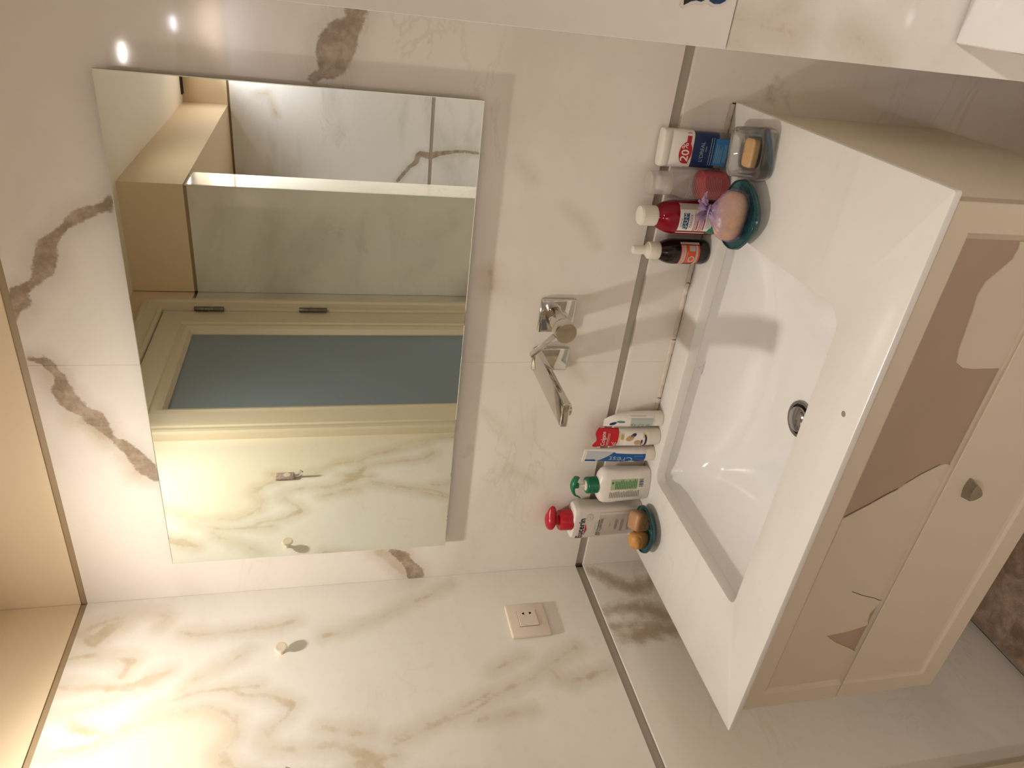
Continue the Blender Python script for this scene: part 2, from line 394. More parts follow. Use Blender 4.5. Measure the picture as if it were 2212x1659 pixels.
def tube(bm, pts, rad, seg=8):
    pts = [Vector(p) for p in pts]
    rings = []
    for i, p in enumerate(pts):
        d = (pts[min(i + 1, len(pts) - 1)] - pts[max(i - 1, 0)]).normalized()
        up = Vector((0, 0, 1)) if abs(d.z) < 0.9 else Vector((1, 0, 0))
        s = d.cross(up).normalized(); u = s.cross(d)
        r = rad[i] if isinstance(rad, (list, tuple)) else rad
        rings.append([bm.verts.new(p + s * r * math.cos(2 * PI * k / seg) + u * r * math.sin(2 * PI * k / seg)) for k in range(seg)])
    for i in range(len(rings) - 1):
        for k in range(seg):
            j = (k + 1) % seg
            bm.faces.new((rings[i][k], rings[i][j], rings[i + 1][j], rings[i + 1][k]))
    bm.faces.new(rings[0][::-1]); bm.faces.new(rings[-1])

# ---- stone panels with vein distance fields
def seg_field(U, Z, lines, cap=0.06):
    d = np.full(U.shape, cap)
    for pl in lines:
        for (x0, z0, h0), (x1, z1, h1) in zip(pl[:-1], pl[1:]):
            dx, dz = x1 - x0, z1 - z0
            L2 = dx * dx + dz * dz + 1e-12
            t = np.clip(((U - x0) * dx + (Z - z0) * dz) / L2, 0, 1)
            dist = np.hypot(U - x0 - t * dx, Z - z0 - t * dz) - (h0 + t * (h1 - h0))
            d = np.minimum(d, dist)
    return d

def poly_field(U, Z, poly, cap=0.06):
    inside = np.zeros(U.shape, bool)
    n = len(poly)
    d = np.full(U.shape, cap)
    for i in range(n):
        x0, z0 = poly[i][:2]; x1, z1 = poly[(i + 1) % n][:2]
        if z0 != z1:
            c = ((Z < z0) != (Z < z1)) & (U < (x1 - x0) * (Z - z0) / (z1 - z0) + x0)
            inside ^= c
        dx, dz = x1 - x0, z1 - z0
        t = np.clip(((U - x0) * dx + (Z - z0) * dz) / (dx * dx + dz * dz + 1e-12), 0, 1)
        d = np.minimum(d, np.hypot(U - x0 - t * dx, Z - z0 - t * dz))
    return np.where(inside, -d, d)

def panel(name, axis, plane, thick, u0, u1, z0, z1, mat, parent, step=0.01, gold=(), brown=(), stain=(), cream=None, bev=0.0004, label=None):
    """stone slab; axis 'y': face at y=plane seen from -y, 'x': face at x=plane seen from +x, 'X': seen from -x"""
    nu = max(2, int((u1 - u0) / step)); nz = max(2, int((z1 - z0) / step))
    u = np.concatenate(([u0], np.linspace(u0 + bev, u1 - bev, nu), [u1]))
    z = np.concatenate(([z0], np.linspace(z0 + bev, z1 - bev, nz), [z1]))
    U, Z = np.meshgrid(u, z, indexing='ij')
    off = np.zeros(U.shape)
    off[0, :] = off[-1, :] = bev; off[:, 0] = off[:, -1] = bev
    s = {'y': 1.0, 'x': -1.0, 'X': 1.0}[axis]
    Dp = plane + s * off
    nU, nZ = U.shape
    idx = np.arange(nU * nZ).reshape(nU, nZ)
    def xyz(Uu, Zz, D):
        return np.stack((Uu, D, Zz), -1) if axis == 'y' else np.stack((D, Uu, Zz), -1)
    V = xyz(U, Z, Dp).reshape(-1, 3)
    q = np.stack((idx[:-1, :-1], idx[1:, :-1], idx[1:, 1:], idx[:-1, 1:]), -1).reshape(-1, 4)
    # back corners and sides
    back = plane + s * thick
    bi = len(V)
    VB = xyz(np.array([u0, u1, u1, u0]), np.array([z0, z0, z1, z1]), np.full(4, back)).reshape(-1, 3)
    V = np.concatenate((V, VB))
    F = [tuple(int(k) for k in f) for f in q]
    a, b_, c_, d_ = bi, bi + 1, bi + 2, bi + 3
    F += [tuple(int(k) for k in idx[::-1, 0]) + (a, b_), tuple(int(k) for k in idx[-1, ::-1]) + (b_, c_),
          tuple(int(k) for k in idx[:, -1]) + (c_, d_), tuple(int(k) for k in idx[0, :]) + (d_, a), (a, d_, c_, b_)]
    me = bpy.data.meshes.new(name)
    me.from_pydata(V.tolist(), [], F)
    me.update()
    bm = bmesh.new(); bm.from_mesh(me)
    bmesh.ops.recalc_face_normals(bm, faces=bm.faces[:]); bm.to_mesh(me); bm.free()
    pu = np.concatenate((U.ravel(), [u0, u1, u1, u0])); pz = np.concatenate((Z.ravel(), [z0, z0, z1, z1]))
    for nm, arr in (('gold', seg_field(pu, pz, gold)), ('brown', seg_field(pu, pz, brown)), ('stain', seg_field(pu, pz, stain)),
                    ('cream', poly_field(pu, pz, cream) if cream else np.full(pu.shape, 0.06))):
        at = me.attributes.new(nm, 'FLOAT', 'POINT')
        at.data.foreach_set('value', arr.astype(np.float32))
    o = link(name, me, mat, parent)
    if label: o['label'] = label
    return o

# ------------------------------------------------------------------ the room shell
G0, G0B, T1, T0 = 0.8805, 0.8999, 1.9395, 1.9516   # lower groove, upper groove
XR, YP, YF, YS, YS2, XS = 1.166, -0.525, -3.0336, -1.5877, -1.747, 0.410
XE = 2.45
JX = 0.5518

wb = structure('wall_back')
box('upper_groove', -0.006, XR, 0.003, 0.0102, T1 - 0.001, T0, M_GROOVE, wb)
box('plaster', -0.12, XE, 0.010, 0.16, 0, CEIL + 0.1, M_GROOVE, wb)
box('upper_plaster', -0.006, XR, 0.001, 0.010, T0, CEIL, M_PAINT, wb)
box('groove_strip', 0.0, XR, 0.007, 0.0102, G0, G0B, M_GROOVE2, wb)
for (u0, u1) in ((-0.006, JX - 0.00004), (JX + 0.00004, XR)):
    panel('marble_panel', 'y', 0.0, 0.010, u0, u1, G0B, T1, MB, wb, 0.005, BACK_GOLD + [[(p[0], p[1], p[2] - 0.012) for p in q] for q in BACK_SOFT], BACK_BROWN)
    panel('marble_panel', 'y', 0.0, 0.010, u0, u1, 0.0, G0, MB, wb, 0.007, (), (), [[(1.0646, 0.7358, -0.006), (1.0543, 0.7187, -0.007)], [(1.0696, 0.7139, -0.006), (1.0895, 0.7088, -0.007)], [(1.075, 0.732, -0.008), (1.0945, 0.7261, -0.008)], [(1.075, 0.70, -0.009), (1.0451, 0.6856, -0.010)]])

DY0, DY1, DZ = -0.604, -1.482, 2.10      # door casing outer edges and top
wl = structure('wall_left')
bmw = bmesh.new()
add_box(bmw, -0.12, -0.010, -0.66, 0.0, 0, CEIL + 0.1)
add_box(bmw, -0.12, -0.010, YF, -1.405, 0, CEIL + 0.1)
add_box(bmw, -0.12, -0.010, -1.405, -0.66, 2.03, CEIL + 0.1)
bm_obj('plaster', bmw, M_GROOVE, wl)
box('upper_groove', -0.0102, -0.003, -0.63, 0.0, T1 - 0.001, T0, M_GROOVE, wl)
bmw = bmesh.new()
add_box(bmw, -0.010, -0.001, -0.66, 0.0, T0, CEIL)
add_box(bmw, -0.010, -0.001, YS, -1.405, T0, CEIL)
add_box(bmw, -0.010, -0.001, -1.405, -0.66, 2.03, CEIL)
bm_obj('upper_plaster', bmw, M_PAINT, wl)
box('groove_strip', -0.0102, -0.007, -0.63, 0.0, G0, G0B, M_GROOVE2, wl)
panel('marble_panel', 'x', 0.0, 0.010, -0.63, -0.0003, G0B, T1, ML, wl, 0.005, LEFT_GOLD, (), (), LOBE_ALL)
panel('marble_panel', 'x', 0.0, 0.010, -0.63, -0.0003, 0.0, G0, ML, wl, 0.008, (), (), LEFT_BROWN)
panel('marble_panel', 'x', 0.0, 0.010, YS, -1.45, 0.0, T1, MS, wl, 0.04)
panel('marble_panel', 'x', 0.0, 0.010, YF, YS2, 0.0, T1, MD, wl, 0.04)

wr = structure('wall_right')
box('masonry', XR + 0.010, XE, YP + 0.010, 0.0098, 0, CEIL + 0.1, M_GROOVE, wr)
JZ = 1.1085
panel('marble_panel', 'y', YP, 0.010, XR, XE, JZ + 0.0006, T1, MR, wr, 0.01)
panel('marble_panel', 'y', YP, 0.010, XR, XE, 0.0, JZ - 0.0006, MR, wr, 0.004, [[(p[0], p[1], p[2] * 0.2) for p in q] for q in RIGHT_GOLD])
panel('marble_panel', 'X', XR, 0.010, YP + 0.0102, -0.0005, 0.0, T1, MR, wr, 0.03)
box('upper_plaster', XR + 0.002, XE, YP + 0.002, 0.0, T0, CEIL, M_PAINT, wr)

wf = structure('wall_far')
box('plaster', -0.12, XE + 0.1, YF - 0.15, YF - 0.010, 0, CEIL + 0.1, M_GROOVE, wf)
box('upper_plaster', 0.0, XE, YF - 0.010, YF - 0.001, T0, CEIL, M_PAINT, wf)
box('groove_strip', 0.0, XE, YF - 0.0101, YF - 0.007, G0, G0B, M_GROOVE2, wf)
for (z0, z1) in ((0.0, G0), (G0B, T1)):
    for (u0, u1) in ((0.0, 1.18), (1.181, XE)):
        p = panel('marble_panel', 'y', YF, 0.010, u0, u1, z0, z1, MD, wf, 0.01 if u0 == 0 else 0.05, DEEP_BROWN[1:] if u0 == 0 else (), DEEP_BROWN[:1] if u0 == 0 else ())
# (the far wall's slabs face +y: mirror their depth)
for o in [c for c in wf.children if c.name.startswith('marble_panel')]:
    me = o.data
    co = np.empty(len(me.vertices) * 3, np.float32); me.vertices.foreach_get('co', co)
    co = co.reshape(-1, 3); co[:, 1] = 2 * YF - co[:, 1]
    me.vertices.foreach_set('co', co.ravel()); me.flip_normals(); me.update()

ws = structure('wall_shower_screen')
box('masonry', 0.0005, XS - 0.010, YS2 + 0.010, YS - 0.010, 0, T1, M_GROOVE, ws)
panel('marble_panel', 'y', YS, 0.010, 0.0005, XS, 0.0, T1, MS, ws, 0.03)
me = ws.children[-1].data if ws.children else None
for o in [c for c in ws.children if c.name.startswith('marble_panel')]:
    me = o.data
    co = np.empty(len(me.vertices) * 3, np.float32); me.vertices.foreach_get('co', co)
    co = co.reshape(-1, 3); co[:, 1] = 2 * YS - co[:, 1]
    me.vertices.foreach_set('co', co.ravel()); me.flip_normals(); me.update()
panel('marble_panel', 'x', XS, 0.010, YS2, YS - 0.0102, 0.0, T1, MR, ws, 0.03)
box('groove_strip', 0.0005, XS - 0.006, YS2 + 0.006, YS - 0.006, T1, T0, M_GROOVE, ws)
box('bulkhead', 0.0005, XS - 0.001, YF, YS - 0.001, T0, CEIL, M_PAINT, ws)

we = structure('wall_side')
box('plaster', XE, XE + 0.12, YF - 0.1, 0.0, 0, CEIL + 0.1, plain('tan_side_wall', (0.26, 0.20, 0.14), 0.6, var=0.03, vscale=4), we)

M_FLOOR = marble('floor_stone', base=(0.50, 0.43, 0.35), cloud=(0.36, 0.29, 0.22), amount=0.6, seed=9, attrs=False, rough=0.2)
fl = structure('floor')
for i in range(5):
    for j in range(6):
        x0, x1 = i * 0.49, (i + 1) * 0.49; y1, y0 = -j * 0.506, -(j + 1) * 0.506
        box('floor_tile', x0 + 0.001, x1 - 0.001, y0 + 0.001, y1 - 0.001, -0.012, 0.0, M_FLOOR, fl, 0.0012, 1)
box('subfloor', -0.12, XE + 0.1, YF - 0.1, 0.15, -0.08, -0.011, M_GROOVE, fl)
ce = structure('ceiling')
box('ceiling_board', -0.12, XE + 0.1, YF - 0.1, 0.15, CEIL, CEIL + 0.06, M_CEIL, ce)

# door in the left wall, seen in the mirror
dr = structure('door_1')
def profile_strip(bm, prof, p0, p1, cut0=0.0, cut1=0.0, horiz=False, zc=0):
    pass
def casing_piece(name, pts, prof, parent, mat):
    """pts: outer path corners (y, z); prof: (inset, protrusion) pairs; mitred frame pieces"""
    bm = bmesh.new()
    for (o0, i0, o1, i1) in pts:
        V0, V1 = [], []
        for ins, pr in prof:
            t = ins
            V0.append(bm.verts.new((pr, o0[0] + (i0[0] - o0[0]) * t, o0[1] + (i0[1] - o0[1]) * t)))
            V1.append(bm.verts.new((pr, o1[0] + (i1[0] - o1[0]) * t, o1[1] + (i1[1] - o1[1]) * t)))
        for k in range(len(prof) - 1):
            bm.faces.new((V0[k], V0[k + 1], V1[k + 1], V1[k]))
    return bm_obj(name, bm, mat, parent)
oL, oR, iL, iR, oT, iT = DY1, DY0, -1.405, -0.662, DZ, 2.03
prof_c = [(0, 0.0), (0, 0.022), (0.12, 0.026), (0.3, 0.026), (0.36, 0.018), (0.75, 0.014), (0.82, 0.018), (1.0, 0.018), (1.0, -0.03)]
casing_piece('casing', [((oR, 0), (iR, 0), (oR, oT), (iR, iT))], prof_c, dr, M_CREAM)
casing_piece('casing', [((oR, oT), (iR, iT), (oL, oT), (iL, iT))], prof_c, dr, M_CREAM)
casing_piece('casing', [((oL, oT), (iL, iT), (oL, 0), (iL, 0))], prof_c, dr, M_CREAM)
# leaf: stiles and rails with a bead round the glass
a0, a1, b0, b1 = iL + 0.003, iR - 0.003, 0.006, iT - 0.003
g0, g1, h0, h1 = -1.262, -0.772, 0.87, 1.915
bm = bmesh.new()
prof_l = [(0, -0.03), (0, 0.008), (0.62, 0.008), (0.66, 0.003), (0.8, 0.006), (0.92, 0.002), (1.0, -0.012), (1.0, -0.03)]
leaf_pts = [((a0, b0), (g0, h0), (a0, b1), (g0, h1)), ((a0, b1), (g0, h1), (a1, b1), (g1, h1)), ((a1, b1), (g1, h1), (a1, b0), (g1, h0)), ((a1, b0), (g1, h0), (a0, b0), (g0, h0))]
leaf = casing_piece('door_leaf', leaf_pts, prof_l, dr, M_CREAM)
box('glass_pane', -0.024, -0.016, g0 - 0.004, g1 + 0.004, h0 - 0.004, h1 + 0.004, M_FROST, dr)
box('lower_panel', -0.026, -0.014, g0 - 0.01, g1 + 0.01, 0.20, 0.80, M_CREAM, dr)
for zc in (1.875, 1.515, 0.35):
    bm = bmesh.new()
    lathe(bm, [(0.0075, -0.05), (0.0085, -0.048), (0.0085, -0.017), (0.0068, -0.0165), (0.0085, -0.016), (0.0085, 0.016), (0.0068, 0.0165), (0.0085, 0.017), (0.0085, 0.048), (0.0075, 0.05)], 14, 'z', (0.019, -1.399, zc))
    bm_obj('hinge', bm, M_HINGE, dr, angle=0.6)
box('sill_blank', -0.13, -0.125, -1.45, -0.62, 0, 2.1, M_DARK, dr)

# ceiling downlights and vent
def downlight(x, y, power, col, spot, label):
    t = thing('ceiling_light', label, 'ceiling light', (x, y, CEIL))
    lathe_obj('trim_ring', [(0.045, -0.0005), (0.045, -0.004), (0.041, -0.006), (0.036, -0.004), (0.035, -0.0005)], M_WPLAST, t, 36, caps=False)
    m, nt, b = new_mat('lamp_diffuser')
    e = N(nt, 'ShaderNodeEmission')
    e.inputs[0].default_value = (col[0], col[1], col[2], 1)
    e.inputs[1].default_value = 150.0
    L(nt, e.outputs[0], nt.nodes['Material Output'].inputs[0])
    lathe_obj('diffuser', [(0.001, -0.0012), (0.034, -0.0012), (0.035, -0.0008)], m, t, 32, caps=False)
    ld = bpy.data.lights.new('lamp', 'SPOT')
    ld.energy = power * 4
    ld.color = col
    ld.spot_size = math.radians(spot)
    ld.spot_blend = 1.0
    ld.shadow_soft_size = 0.03
    lo = bpy.data.objects.new('lamp', ld)
    COL.objects.link(lo)
    lo.parent = t
    lo.location = (0, 0, -0.02)
_lab = ['recessed downlight in the ceiling corner above the vanity', 'recessed downlight in the ceiling in front of the shower screen',
        'recessed downlight in the ceiling close to the far shower wall', 'recessed downlight in the ceiling in front of the marble pier']
for (x, y, p, c, sp), lb in zip(LIGHTS, _lab):
    downlight(x, y, p, c, sp, lb)
vt = thing('ceiling_vent', 'narrow dark slot vent in the ceiling along the far shower wall', 'vent', (0.75, YF + 0.022, CEIL))
bm = bmesh.new()
for dy in (-0.013, 0.013):
    add_box(bm, -0.30, 0.30, dy - 0.004, dy + 0.004, -0.008, 0.0)
bm_obj('frame', bm, M_DARK, vt)
for dy in (-0.0045, 0.0045):
    box('slat', -0.297, 0.297, dy - 0.0025, dy + 0.0025, -0.006, -0.001, M_HINGE, vt)

# ------------------------------------------------------------------ mirror on the back wall
mx0, mx1, mz0, mz1 = 0.111, 1.0236, 1.2212, 1.7653
t = thing('wall_mirror', 'large frameless rectangular mirror on the marble wall above the basin', 'mirror', ((mx0 + mx1) / 2, 0, mz0))
w2 = (mx1 - mx0) / 2; hh = mz1 - mz0
box('backing_board', -w2 + 0.03, w2 - 0.03, -0.0145, -0.0002, 0.03, hh - 0.03, M_DARK, t)
box('glass_edge', -w2, w2, -0.0195, -0.0145, 0, hh, M_MEDGE, t)
bm = bmesh.new()
e = 0.0012
vs = [bm.verts.new(p) for p in ((-w2 + e, -0.02, e), (w2 - e, -0.02, e), (w2 - e, -0.02, hh - e), (-w2 + e, -0.02, hh - e))]
vo = [bm.verts.new(p) for p in ((-w2, -0.0195, 0), (w2, -0.0195, 0), (w2, -0.0195, hh), (-w2, -0.0195, hh))]
bm.faces.new(vs)
for k in range(4):
    bm.faces.new((vo[k], vo[(k + 1) % 4], vs[(k + 1) % 4], vs[k]))
bm_obj('mirror_glass', bm, M_MIRROR, t)

# ------------------------------------------------------------------ wall socket and hooks on the left wall
t = thing('wall_socket', 'square cream two-pin socket plate on the left marble wall', 'socket', (0, -0.152, 1.054))
bm = bmesh.new()
add_box(bm, 0.0002, 0.0085, -0.0435, 0.0435, -0.043, 0.043, 0.003, 3)
bm_obj('plate', bm, M_SOCKET, t, angle=0.6)
box('gap', 0.0082, 0.0087, -0.0192, 0.0232, -0.0212, 0.0212, M_DARK, t)
box('socket_face', 0.0082, 0.0100, 0.0062, 0.0226, -0.0206, 0.0206, M_SOCKET, t, 0.0006, 1)
box('blank_face', 0.0082, 0.0112, -0.0186, 0.0058, -0.0206, 0.0206, M_SOCKET, t, 0.0010, 1)
for s in (-1, 1):
    bm = bmesh.new()
    lathe(bm, [(0.0023, 0.0099), (0.0023, 0.01015)], 14, 'x', (0, 0.0145, s * 0.0082))
    add_box(bm, 0.0099, 0.01015, 0.0112, 0.0178, s * 0.0062 - 0.0009, s * 0.0062 + 0.0009)
    bm_obj('pin_hole', bm, M_BLACK, t)

t = thing('wall_peg', 'small round glazed cream peg knob on the left marble wall', 'hook', (0, -0.169, 1.5572))
lathe_obj('stem', [(0.006, 0.0003), (0.0048, 0.004), (0.0045, 0.012)], M_KNOBW, t, 20, 'x')
lathe_obj('knob_head', [(0.005, 0.008), (0.0105, 0.0105), (0.0126, 0.0135), (0.0118, 0.0165), (0.0085, 0.0175), (0.0065, 0.0168), (0.001, 0.0178)], M_KNOBW, t, 28, 'x')

M_PINK = plain('pale_pink_card', (0.72, 0.56, 0.50), 0.35, var=0.45, vscale=260)
M_LABELC = plain('cream_card', (0.72, 0.62, 0.46), 0.4, var=0.1, vscale=200)
M_CLEAR = plain('clear_plastic', (0.92, 0.92, 0.90), 0.06, trans=0.9, ior=1.45, var=0.0)
t = thing('adhesive_hook', 'small pink and cream adhesive hook on the left wall, seen only in the mirror', 'hook', (0, -0.424, 1.532))
bm = bmesh.new(); add_box(bm, 0.0003, 0.009, -0.0125, 0.0125, 0.018, 0.066, 0.0035, 3)
bm_obj('hook_body', bm, M_PINK, t, angle=0.6)
bm = bmesh.new(); lathe(bm, [(0.0085, 0.0088), (0.0085, 0.0094)], 20, 'x', (0, 0, 0.037))
bm_obj('round_emblem', bm, M_LABELC, t)
bm = bmesh.new()
tube(bm, [(0.004, 0, 0.024), (0.006, 0, 0.010), (0.010, 0, 0.002), (0.016, 0, 0.0), (0.020, 0, 0.006)], 0.004, 10)
bm_obj('hook_tip', bm, M_CLEAR, t, angle=0.8)

# ------------------------------------------------------------------ basin mixer set in the back wall
t = thing('wall_mixer', 'chrome wall-mounted basin mixer with square plates and flat spout', 'faucet', (0.60, 0, 1.045))
X0, Z0 = 0.60, 1.045
def LX(x): return x - X0
def LZ(z): return z - Z0
box('handle_plate', LX(0.6205), LX(0.688), -0.0085, -0.0002, LZ(1.0118), LZ(1.0798), M_CHROME, t, 0.003, 3)
hx, hz = LX(0.6543), LZ(1.0486)
lathe_obj('handle_body', [(0.0195, -0.008), (0.0195, -0.034), (0.0185, -0.0345), (0.0185, -0.0355), (0.0195, -0.036), (0.0195, -0.058), (0.0187, -0.0585), (0.0187, -0.0592), (0.0196, -0.0598), (0.0196, -0.0795), (0.0188, -0.0805), (0.0005, -0.0806)], M_CHROME, t, 48, 'y', (hx, 0, hz))
bm = bmesh.new()
d = Vector((-0.0405, 0, 0.0395)); ln = d.length; d.normalize()
add_box(bm, 0.0, ln, -0.0795, -0.0635, -0.0018, 0.0018, 0.0012, 2)
ang = math.atan2(d.z, d.x)
st = Vector((LX(0.6455), 0, LZ(1.0668)))
for v in bm.verts:
    x, z = v.co.x, v.co.z
    v.co.x = st.x + x * math.cos(ang) - z * math.sin(ang)
    v.co.z = st.z + x * math.sin(ang) + z * math.cos(ang)
bm_obj('lever', bm, M_CHROME, t, angle=0.6)
box('spout_plate', LX(0.538), LX(0.5865), -0.0085, -0.0002, LZ(1.0095), LZ(1.0812), M_CHROME, t, 0.003, 3)
bm = bmesh.new()
add_box(bm, LX(0.5402), LX(0.5868), -0.2065, -0.004, LZ(1.0665), LZ(1.0795), 0.0022, 3)
bm_obj('spout', bm, M_CHROME, t, angle=0.6)
lathe_obj('aerator', [(0.0115, LZ(1.067)), (0.0115, LZ(1.0605)), (0.0095, LZ(1.0595)), (0.009, LZ(1.062)), (0.001, LZ(1.062))], M_CHROME, t, 28, 'z', (LX(0.5665), -0.189, 0))

# ------------------------------------------------------------------ vanity: worktop, basin, cabinet
CZ = 0.79
cx0, cx1, cyf = 0.0975, 1.0517, -0.515
hx0, hx1, hy0, hy1 = 0.300, 0.857, -0.414, -0.0625      # cut-out
def rrect(x0, x1, y0, y1, rads, n=8):
    """counter-clockwise rounded rectangle, rads = (front-left, front-right, back-right, back-left)"""
    P = []
    for (cx, cy, r, a0) in ((x0 + rads[0], y0 + rads[0], rads[0], PI), (x1 - rads[1], y0 + rads[1], rads[1], 1.5 * PI),
                            (x1 - rads[2], y1 - rads[2], rads[2], 0.0), (x0 + rads[3], y1 - rads[3], rads[3], 0.5 * PI)):
        for k in range(n + 1):
            a = a0 + 0.5 * PI * k / n
            P.append((cx + r * math.cos(a), cy + r * math.sin(a)))
    return P
def loop_at(bm, poly, z): return [bm.verts.new((p[0], p[1], z)) for p in poly]
def bridge(bm, A, B):
    n = len(A)
    for i in range(n):
        j = (i + 1) % n
        bm.faces.new((A[i], A[j], B[j], B[i]))
def shrink(x0, x1, y0, y1, rads, d, n=8):
    return rrect(x0 + d, x1 - d, y0 + d, y1 - d, [max(0.0005, r - d) for r in rads], n)
t = thing('marble_worktop', 'white marble worktop with a rectangular cut-out for the sunken basin', 'worktop', (cx0, 0, CZ - 0.02))
bm = bmesh.new()
OR, IR = (0.004, 0.004, 0.006, 0.004), (0.016, 0.034, 0.034, 0.020)
TH, TI = 0.011, 0.022
outs = [loop_at(bm, [(p[0] - cx0, p[1]) for p in shrink(cx0, cx1, cyf, -0.0015, OR, d)], zz) for d, zz in ((0.0022, 0.02), (0.0007, 0.0194), (0, 0.0178), (0, 0.02 - TH + 0.002), (0.003, 0.02 - TH))]
outs.append(loop_at(bm, [(p[0] - cx0, p[1]) for p in rrect(cx0 + 0.06, cx1 - 0.06, cyf + 0.06, -0.03, OR)], 0.02 - TH))
ins = [loop_at(bm, [(p[0] - cx0, p[1]) for p in shrink(hx0, hx1, hy0, hy1, IR, -d)], zz) for d, zz in ((0.004, 0.02), (0.0012, 0.0188), (0, 0.016), (0, 0.02 - TI + 0.002), (0.002, 0.02 - TI))]
for a, b_ in zip(outs[:-1], outs[1:]): bridge(bm, a, b_)
for a, b_ in zip(ins[:-1], ins[1:]): bridge(bm, b_, a)
for (o_, i_) in ((outs[0], ins[0]), (outs[-1], ins[-1])):
    es = []
    for lp in (o_, i_):
        for k in range(len(lp)):
            e_ = bm.edges.get((lp[k], lp[(k + 1) % len(lp)]))
            es.append(e_)
    bmesh.ops.triangle_fill(bm, use_beauty=True, edges=es)
bm_obj('slab', bm, MC, t, angle=0.5)
M_STAIN = plain('dark_stain', (0.40, 0.34, 0.23), 0.3, var=0.3, vscale=200)
for (sx, sy, r) in ((0.741, -0.485, 0.0042),):
    bm = bmesh.new()
    lathe(bm, [(r, 0.0201), (r * 0.8, 0.0203), (0.0003, 0.02035)], 18, 'z', (sx - cx0, sy, 0), caps=False)
    bm_obj('stain_spot', bm, M_STAIN, t)

# sealant bead between worktop and wall, cracked and gapped
t = tag(bpy.data.objects.new('trim_1', None), kind='structure'); COL.objects.link(t)
rnd = random.Random(5)
x = cx0 + 0.004
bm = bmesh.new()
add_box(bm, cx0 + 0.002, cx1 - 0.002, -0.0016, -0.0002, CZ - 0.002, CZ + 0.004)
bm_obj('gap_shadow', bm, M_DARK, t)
while x < cx1 - 0.01:
    ln = rnd.uniform(0.05, 0.16); x2 = min(x + ln, cx1 - 0.004)
    bm = bmesh.new(); n = max(3, int((x2 - x) / 0.008)); prev = None
    for k in range(n + 1):
        xx = x + (x2 - x) * k / n
        h = 0.0072 + rnd.uniform(-0.0008, 0.0008); dp = 0.0040 + rnd.uniform(-0.0009, 0.0009); lf = 0.0018 + rnd.uniform(0, 0.0010)
        ring = [bm.verts.new(p) for p in ((xx, -0.0003, CZ + lf), (xx, -dp, CZ + lf * 0.4), (xx, -dp * 0.95, CZ + lf + 0.002), (xx, -0.0025, CZ + h), (xx, -0.0003, CZ + h + 0.001))]
        if prev:
            for a in range(5):
                bm.faces.new((prev[a], ring[a], ring[(a + 1) % 5], prev[(a + 1) % 5]))
        else:
            bm.faces.new(ring)
        prev = ring
    bm.faces.new(prev[::-1])
    bm_obj('sealant_bead', bm, M_CAULK, t)
    x = x2 + rnd.uniform(0.0008, 0.003)

# undermount basin
BX, BY, BZR, BD = (hx0 + hx1) / 2, (hy0 + hy1) / 2, CZ - 0.0268, 0.118
t = thing('wash_basin', 'white undermount ceramic basin below the marble worktop', 'basin', (BX, BY, BZR - BD))
bm = bmesh.new()
a_, b_ = (hx1 - hx0) / 2 + 0.009, (hy1 - hy0) / 2 + 0.009
NR, NSG = 30, 96
def basin_pt(rho, th, off=0.0):
    nexp = 2.2 + 15.0 * rho ** 6
    c, s = math.cos(th), math.sin(th)
    k = (abs(c) ** nexp + abs(s) ** nexp) ** (-1.0 / nexp)
    bow = 1.0 - 0.0 * rho
    z = BD - BD * (max(0.0, 1 - rho ** 3.4)) ** 0.62 + 0.004 * rho ** 2
    return (a_ * rho * k * c * bow * (1 + off / a_), b_ * rho * k * s * bow * (1 + off / b_), z - off * 0.6)
def basin_shell(off):
    rings = []
    for i in range(1, NR + 1):
        u = i / NR
        rho = 1 - (1 - u) ** 1.6
        rings.append([bm.verts.new(basin_pt(rho, 2 * PI * k / NSG, off)) for k in range(NSG)])
    return rings
inner = basin_shell(0.0)
c0 = bm.verts.new((0, 0, 0.0))
for k in range(NSG): bm.faces.new((c0, inner[0][k], inner[0][(k + 1) % NSG]))
for a, b2 in zip(inner[:-1], inner[1:]): bridge(bm, a, b2)
outer = basin_shell(0.009)
c1 = bm.verts.new((0, 0, -0.0055))
for k in range(NSG): bm.faces.new((c1, outer[0][(k + 1) % NSG], outer[0][k]))
for a, b2 in zip(outer[:-1], outer[1:]): bridge(bm, b2, a)
bridge(bm, inner[-1], outer[-1])
bm_obj('bowl', bm, M_CERAMIC, t, angle=0.9)
# maker's mark printed on the back of the bowl
from mathutils.bvhtree import BVHTree
_bowl = t.children[0]
_bvh = BVHTree.FromPolygons([tuple(v.co) for v in _bowl.data.vertices], [tuple(p.vertices) for p in _bowl.data.polygons])
bm = bmesh.new()
def mark(V, F, ox, oz):
    vs = []
    for (x, z) in V:
        h = _bvh.ray_cast(Vector((ox + x, 0.0, oz + z)), Vector((0, 1, 0)))
        vs.append(bm.verts.new((ox + x, (h[0].y if h[0] else 0.15) - 0.0005, oz + z)))
    for f in F:
        try: bm.faces.new([vs[k] for k in f])
        except ValueError: pass
_cu = bpy.data.curves.new('lettering', 'FONT'); _cu.body = 'Villeroy & Boch'; _cu.size = 0.0045; _cu.align_x = 'CENTER'; _cu.resolution_u = 2
_ob = bpy.data.objects.new('lettering', _cu); COL.objects.link(_ob); bpy.context.view_layer.update()
_me = bpy.data.meshes.new_from_object(_ob.evaluated_get(bpy.context.evaluated_depsgraph_get()))
LMX, LMZ = 0.5686 - BX, 0.745 - (BZR - BD)
mark([(v.co.x, v.co.y) for v in _me.vertices], [tuple(p.vertices) for p in _me.polygons], LMX, LMZ)
bpy.data.objects.remove(_ob); bpy.data.curves.remove(_cu); bpy.data.meshes.remove(_me)
mark([(-0.0036, 0.0056), (-0.0030, 0.0056), (0.0, 0.0104), (0.0, 0.0114)], [(0, 1, 2, 3)], LMX, LMZ)
